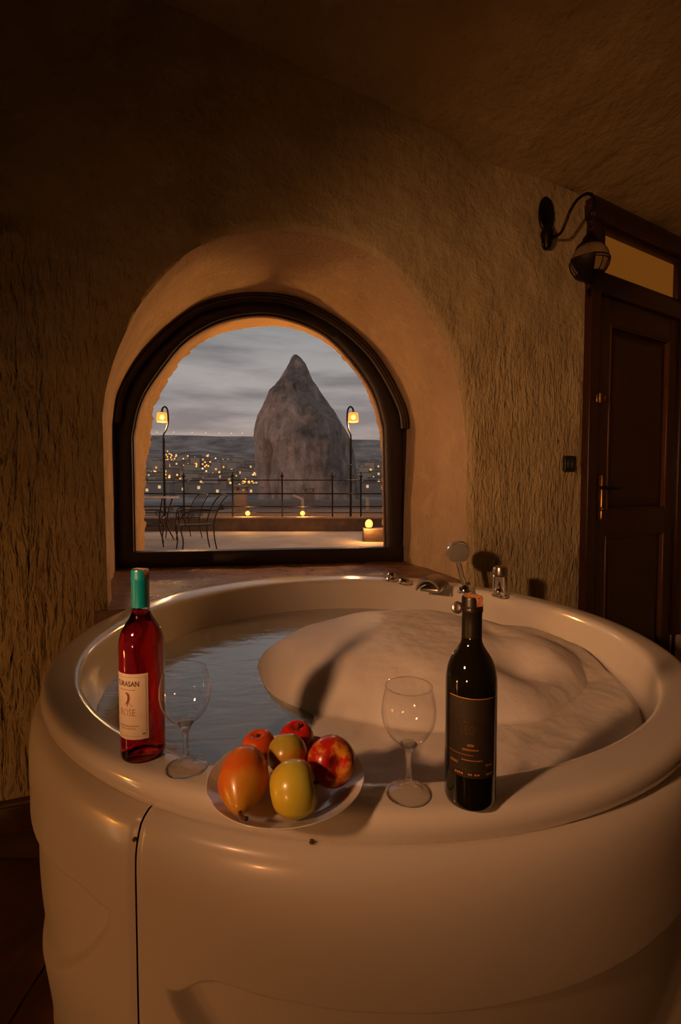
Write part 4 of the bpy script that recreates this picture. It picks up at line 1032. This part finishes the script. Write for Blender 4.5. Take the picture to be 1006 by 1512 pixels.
# garden furniture ------------------------------------------------------
M_snow = simple('snow_dusting', (.62, .56, .54), .9)
def iron_chair(proto=None):
    t = thing('iron_chair'); w, d, sh, bh = .27, .25, .43, .90; r = .011
    # local: facing -Y ; back at +Y
    for sx in (-1, 1):
        MB().tube(smooth_pts([(sx * w, -d, sh), (sx * w, -d - .015, sh * .8), (sx * w, -d + .015, sh * .4), (sx * w, -d - .01, 0)], 4), r, 7).build('leg', M_iron, t)
        MB().tube(smooth_pts([(sx * w * .95, d, sh), (sx * w * .97, d + .01, sh * .5), (sx * w, d + .05, 0)], 4), r, 7).build('leg', M_iron, t)
        MB().tube(smooth_pts([(sx * w * .95, d, sh), (sx * w * .95, d + .05, .62), (sx * w * .95, d + .14, .80), (sx * w * .93, d + .22, bh)], 4), r, 7).build('back_post', M_iron, t)
        a = MB().tube(smooth_pts([(sx * w * .97, d + .07, .66), (sx * w * 1.08, .08, .665), (sx * w * 1.12, -.12, .66), (sx * w * 1.12, -.22, .63), (sx * w * 1.1, -.25, .57), (sx * w * 1.06, -.21, .52), (sx * w * 1.02, -.20, sh)], 4), r, 7).build('armrest', M_iron, t)
        MB().tube([(sx * w * 1.1, -.13 + .06 * math.cos(u) * (1 - u / 14), .59 + .06 * math.sin(u) * (1 - u / 14)) for u in [.6 * i for i in range(17)]], .007, 6).build('scroll', M_iron, a)
    MB().tube([(-w, -d, sh), (w, -d, sh), (w * .95, d, sh), (-w * .95, d, sh), (-w, -d, sh)], r, 7).build('seat_frame', M_iron, t)
    for k in range(7):
        x = -w * .8 + w * 1.6 * k / 6; MB().box((x, 0, sh), (.03, 2 * d, .006)).build('seat_slat', M_iron, t, smooth=False)
    MB().tube(smooth_pts([(-w * .93, d + .22, bh), (-w * .5, d + .235, bh + .025), (0, d + .24, bh + .03), (w * .5, d + .235, bh + .025), (w * .93, d + .22, bh)], 4), r * 1.1, 7).build('top_rail', M_iron, t)
    for k in range(5):
        x = -w * .62 + w * 1.24 * k / 4
        MB().grid([[V((x + e, y, z)) for y, z in ((d, sh), (d + .05, .62), (d + .14, .80), (d + .225, bh + .015))] for e in (-.016, .016)]).build('back_slat', M_iron, t)
    return t
ch = iron_chair(); cp = at_z(287, 813, TZ); 
ch.location = (cp.x, cp.y + .05, TZ); ch.rotation_euler = (0, 0, math.atan2(-.88, -.47) * 1 + math.pi); ch.rotation_euler.z = math.atan2(-.47, -.88) + math.pi / 2
tag(ch, 'empty wrought iron armchair with slatted back on the snowy terrace', 'chair', 'iron terrace chairs')
c2 = copy_tree(ch); cp = at_y(270, 783, 9.9); c2.location = (cp.x, 9.9, TZ); c2.rotation_euler.z += .25; tag(c2, 'wrought iron armchair standing behind the terrace table', 'chair', 'iron terrace chairs')
c3 = copy_tree(ch); cp = at_y(208, 806, 8.2); c3.location = (cp.x, 8.2, TZ); c3.rotation_euler.z -= 2.6; tag(c3, 'wrought iron armchair half hidden by the window edge', 'chair', 'iron terrace chairs')
tb = thing('terrace_table', 'small iron terrace table with a snow-covered pale top', 'table', (at_y(222, 790, 9.3).x, 9.3, TZ)); th_ = .86
MB().rbox((0, 0, th_), (.95, .7, .035), .02).build('table_top', M_snow, tb)
for sx in (-.4, .35):
    for sy in (-.27, .27): MB().tube(smooth_pts([(sx, sy, th_ - .02), (sx * .8, sy * .8, .55), (sx * .75, sy * .75, .3), (sx * 1.05, sy * 1.05, 0)], 4), .014, 7).build('leg', M_iron, tb)
MB().tube([(-.32, 0, .3), (.28, 0, .3)], .010, 6).build('stretcher', M_iron, tb)

# low roofs and chimneys beyond the parapet -------------------------------
M_roof = simple('flat_roof_plaster', (.30, .20, .15), .9); M_roofg = simple('grey_roof', (.20, .175, .16), .9)
def roof_block(px0, px1, py, Y, depth, mat, label, drop=2.5):
    a = at_y(px0, py, Y); b = at_y(px1, py, Y)
    o = MB().rbox(((a.x + b.x) / 2, Y + depth / 2, a.z - drop / 2), (b.x - a.x, depth, drop), .03).build('flat_roof', mat); tag(o, label, 'roof', 'flat roofs below the terrace'); return o, a.z
roof_block(300, 640, 757, 13.5, 3.0, M_roof, 'long warm plaster flat roof just beyond the parapet')
roof_block(330, 640, 741, 19, 6, M_roofg, 'grey flat roof at the foot of the big rock')
roof_block(150, 298, 748, 17, 6, M_roofg, 'grey flat roof beyond the parapet behind the table')
def chimney(px, py0, py1, wpx, Y, label):
    a = at_y(px, py0, Y); b = at_y(px, py1, Y); w = wpx * Y / FPX; t = thing('chimney', label, 'chimney', (a.x, Y, a.z), 0, 'small roof chimneys'); h = b.z - a.z
    MB().rbox((0, 0, h * .4), (w, w, h * .8), .02).build('stack', simple('chimney_plaster', (.30, .22, .18), .9), t)
    for sx in (-1, 1):
        for sy in (-1, 1): MB().box((sx * w * .4, sy * w * .4, h * .86), (w * .15, w * .15, h * .14)).build('cap_post', M_roofg, t)
    MB().rbox((0, 0, h * .96), (w * 1.25, w * 1.25, h * .1), .02).build('cap', M_roofg, t)
chimney(357, 757, 716, 17, 14.5, 'square plaster chimney with cap beside the railing post'); chimney(457, 742, 721, 14, 19.6, 'square plaster chimney with cap at the foot of the rock')
a = at_y(432, 733, 14.6)
vp = thing('vent_pipe', 'bent pale vent pipe rising behind the railing', 'pipe', at_y(447, 757, 14.6)); q = V(vp.location)
MB().tube(smooth_pts([V((0, 0, 0)), at_y(447, 744, 14.6) - q, at_y(446, 738, 14.6) - q, at_y(440, 735, 14.6) - q, at_y(432, 732, 14.6) - q], 4), .05, 10).build('pipe', simple('pale_pipe', (.42, .36, .33), .5), vp)
for px in (543,):
    p = at_y(px, 757, 15.2); t = thing('vent_pipe', 'straight pale vent pipe on the low roof', 'pipe', p); MB().tube([(0, 0, 0), at_y(px, 733, 15.2) - p], .06, 10).build('pipe', simple('pale_pipe2', (.40, .36, .33), .5), t)
    MB().lathe([(0, 0), (.1, 0), (.1, .05), (0, .08)], 12, at_y(px, 733, 15.2) - p).build('cowl', M_roofg, t)

# the big rock ----------------------------------------------------------
def build_rock():
    Y = 75.0; prof = [(524, 434, 439), (529, 430, 445), (536, 427, 450), (545, 422, 454), (558, 413, 460), (569, 405, 466), (576, 396, 470), (586, 392, 477), (600, 387, 486), (615, 380.5, 497), (630, 376, 508), (645, 375, 516), (662, 376.5, 521), (682, 378, 526), (705, 381, 530), (735, 383, 533), (770, 380, 540)]
    rows = []; seg = 130; NRW = 120
    def at(py):
        for (a, al, ar), (b, bl, br) in zip(prof, prof[1:]):
            if a <= py <= b: t = (py - a) / (b - a); return lerp(al, bl, t), lerp(ar, br, t)
        return prof[-1][1:]
    for k in range(NRW + 1):
        py = 524 + (770 - 524) * k / NRW; l, r = at(py); A = at_y(l, py, Y); B_ = at_y(r, py, Y); cx_ = (A.x + B_.x) / 2; R = (B_.x - A.x) / 2; row = []
        for i in range(seg):
            a = 2 * math.pi * i / seg; ca, sa = math.cos(a), math.sin(a)
            ra = 1.0
            p = V((cx_ + R * ca, Y + R * .9 * sa, A.z))
            fr_ = -sa   # 1 facing the camera
            d = .85 * fbm(p * .16 + V((3, 0, 0)), 3) + .50 * fbm(V((p.x * .9, p.y * .9, p.z * .22)), 3) + .18 * fbm(p * 1.3, 2)
            # vertical clefts on the camera side
            cl = -4.2 * math.exp(-((p.x - at_y(398, py, Y).x + .25 * math.sin(p.z * .5)) / .62) ** 2) * max(0, fr_) * sstep(650, 670, py)
            cl += -1.1 * math.exp(-((p.x - at_y(452 + (py - 600) * .22, py, Y).x) / .9) ** 2) * max(0, fr_) * sstep(560, 600, py) * .8
            d = (d + cl) * min(1, R / 3.0) * (.25 + .75 * abs(sa))
            row.append(V((p.x + ca * d, p.y + sa * d, p.z + .1 * d)))
        rows.append(row)
    mb = MB().grid(rows, True); mb.v.append(V((at_y(437, 524, Y).x, Y, at_y(437, 526, Y).z))); n = len(mb.v) - 1
    for i in range(seg): mb.f.append((i, (i + 1) % seg, n)); mb.mi.append(0)
    m = Mat('fairy_chimney_rock'); f1 = m.noise(.16, 5, .6, None, .5); f2 = m.noise(1, 5, .65, m.coords((.8, .8, .16)))
    z = m.xyz()[2]; x = m.xyz()[0]
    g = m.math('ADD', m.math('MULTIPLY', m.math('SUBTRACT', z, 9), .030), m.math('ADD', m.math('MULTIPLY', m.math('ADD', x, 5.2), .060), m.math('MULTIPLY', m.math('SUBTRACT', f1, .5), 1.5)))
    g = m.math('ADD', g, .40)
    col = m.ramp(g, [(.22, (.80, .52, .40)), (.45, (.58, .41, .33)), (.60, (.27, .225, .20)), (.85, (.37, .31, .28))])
    col = m.mix(col, m.ramp(f2, [(.32, .38), (.62, 1.2)]), .75, 'MULTIPLY')
    col = m.mix(col, m.ramp(m.noise(.55, 6, .7), [(.3, .5), (.6, 1.1)]), .6, 'MULTIPLY')
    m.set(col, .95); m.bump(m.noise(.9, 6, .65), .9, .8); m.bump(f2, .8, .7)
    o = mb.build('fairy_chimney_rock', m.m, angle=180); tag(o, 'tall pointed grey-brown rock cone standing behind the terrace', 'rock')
build_rock()

# valley, hill and town --------------------------------------------------
def terr_z(x, y):
    pts = [(30, -6), (90, -9), (200, -8), (330, 2), (440, 20), (560, 44), (680, 76), (760, 78), (900, 60)]
    for (a, za), (b_, zb) in zip(pts, pts[1:]):
        if a <= y <= b_: z = lerp(za, zb, sstep(a, b_, y) * .5 + .5 * (y - a) / (b_ - a)); break
    else: z = pts[0][1] if y < 30 else 60
    amp = sstep(300, 600, y); ridge = sstep(640, 680, y)
    z += 7 * amp * (1 - ridge) * fbm(V((x, y, 0)) * .012, 4) + 2.0 * ridge * fbm(V((x, y, 0)) * .012, 2)
    return z - .022 * x * sstep(300, 700, y)
m = Mat('valley_ground'); f = m.noise(.025, 6, .65)
m.set(m.ramp(f, [(.35, (.17, .14, .125)), (.5, (.36, .30, .27)), (.68, (.62, .54, .49))]), .95); m.bump(m.noise(.12, 6, .7), .6, 2.5); M_hill = m.m
rows = []
for j in range(120):
    y = 30 + 870 * (j / 119); row = []
    for i in range(121):
        x = (-.62 + 1.24 * i / 120) * (y + 60); row.append(V((x, y, terr_z(x, y))))
    rows.append(row)
o = MB().grid(rows).build('floor_valley', M_hill, angle=180); tag(o, 'dark valley slope and flat-topped hill behind the town', 'hill', kind='structure')
wallm = [simple('house_plaster_%d' % k, c, .9) for k, c in enumerate(((.44, .36, .31), (.34, .28, .24), (.55, .46, .39)))]
M_lit = emitter('lit_house_window', (1, .42, .08), 1.0); M_lit2 = emitter('lit_house_window_pale', (1, .6, .25), .8)
M_street = emitter('street_light_glow', (1, .42, .08), 1.7); M_streetw = emitter('street_light_white', (1, .75, .45), 1.6)
def ground_at(px, py):
    d = ray(px, py); y = 120.0
    while y < 700:
        p = EYE + d * (y / d.y)
        if p.z <= terr_z(p.x, y): return V((p.x, y, terr_z(p.x, y)))
        y += 4
    return None
protos = []
for k in range(3):
    h = thing('town_house'); w, d, z = ((9, 8, 6), (12, 9, 7.5), (8, 8, 9))[k]
    MB().box((0, 0, z / 2 - 1.5), (w, d, z + 3)).build('walls', wallm[k], h, smooth=False)
    MB().box((0, 0, z + .15), (w * 1.05, d * 1.05, .5)).build('roof', M_roofg, h, smooth=False)
    for i in range(3):
        for j in range(2):
            if (i * 2 + j + k) % 4: continue
            MB().box((-w * .3 + i * w * .3, -d / 2 - .05, z * (.3 + .4 * j)), (1.5, .2, 1.7)).build('window', M_lit if (i + k) % 2 else M_lit2, h, smooth=False)
    protos.append(h)
LAB = ['two-storey plaster town house with lit windows on the far slope', 'wide dark plaster town house with lit windows on the far slope', 'tall pale plaster town house with lit windows on the far slope']
used = [False] * 3; n = 0; tries = 0; spots = []
while n < 66 and tries < 4000:
    tries += 1
    px = rnd.choice([rnd.uniform(200, 378), rnd.uniform(200, 378), rnd.uniform(532, 575)]); py = rnd.triangular(682, 736, 712)
    g = ground_at(px, py)
    if g is None or any((g - q).length < 13 for q in spots): continue
    k = rnd.randrange(3); spots.append(g); hh = protos[k] if not used[k] else copy_tree(protos[k]); used[k] = True
    hh.location = g; hh.rotation_euler = (0, 0, rnd.uniform(-.5, .5)); tag(hh, LAB[k], 'house', 'lit houses of the far town'); n += 1
lamp_me = None; clusters = [(228, 711, 8, 4), (255, 710, 9, 4), (285, 722, 10, 5), (330, 716, 18, 7), (365, 705, 12, 6), (372, 714, 8, 6), (370, 725, 8, 4), (252, 683, 5, 5), (345, 688, 18, 3), (280, 700, 20, 8), (548, 706, 10, 3), (556, 712, 8, 6), (300, 690, 25, 6)]
def far_lamp(g, mat, lab, grp, r, up):
    global lamp_me
    mb = MB().sphere((0, 0, up), r, 10, 6); mb.cur = 1; o = mb.tube([(0, 0, -.5), (0, 0, up)], .10, 5).build('town_light', [mat, M_iron]); o.location = g
    return tag(o, lab, 'street light', grp)
src = {}
def put_light(g, mat, lab, grp, r, up):
    key = (mat.name, r)
    if key not in src: src[key] = far_lamp(g, mat, lab, grp, r, up); return
    o = src[key].copy(); C.objects.link(o); o.location = g; tag(o, lab, 'street light', grp)
lspots = []
for k in range(700):
    if len(lspots) >= 120: break
    cxp, cyp, sx, sy = clusters[k % len(clusters)]
    px = rnd.gauss(cxp, sx); py = rnd.gauss(cyp, sy)
    if 378 < px < 533 or px < 203 or px > 568: continue
    g = ground_at(px, py)
    if g is None or any((g - q).length < 7.5 for q in spots) or any((g - q).length < 2.5 for q in lspots): continue
    lspots.append(g); white = rnd.random() < .15
    put_light(g, M_streetw if white else M_street, 'white street light in the far town' if white else 'orange street light in the far town', 'white town lights' if white else 'orange town lights', .72 if white else .78, 4.5)
for px, py in ((232, 650), (257, 652), (284, 651), (304, 652), (324, 653), (342, 655), (358, 656), (375, 657)):
    d = ray(px, py); g = EYE + d * (690 / d.y); g.z = terr_z(g.x, 690)
    put_light(g, M_street, 'orange street light along the flat hilltop road', 'hilltop road lights', .75, 5)
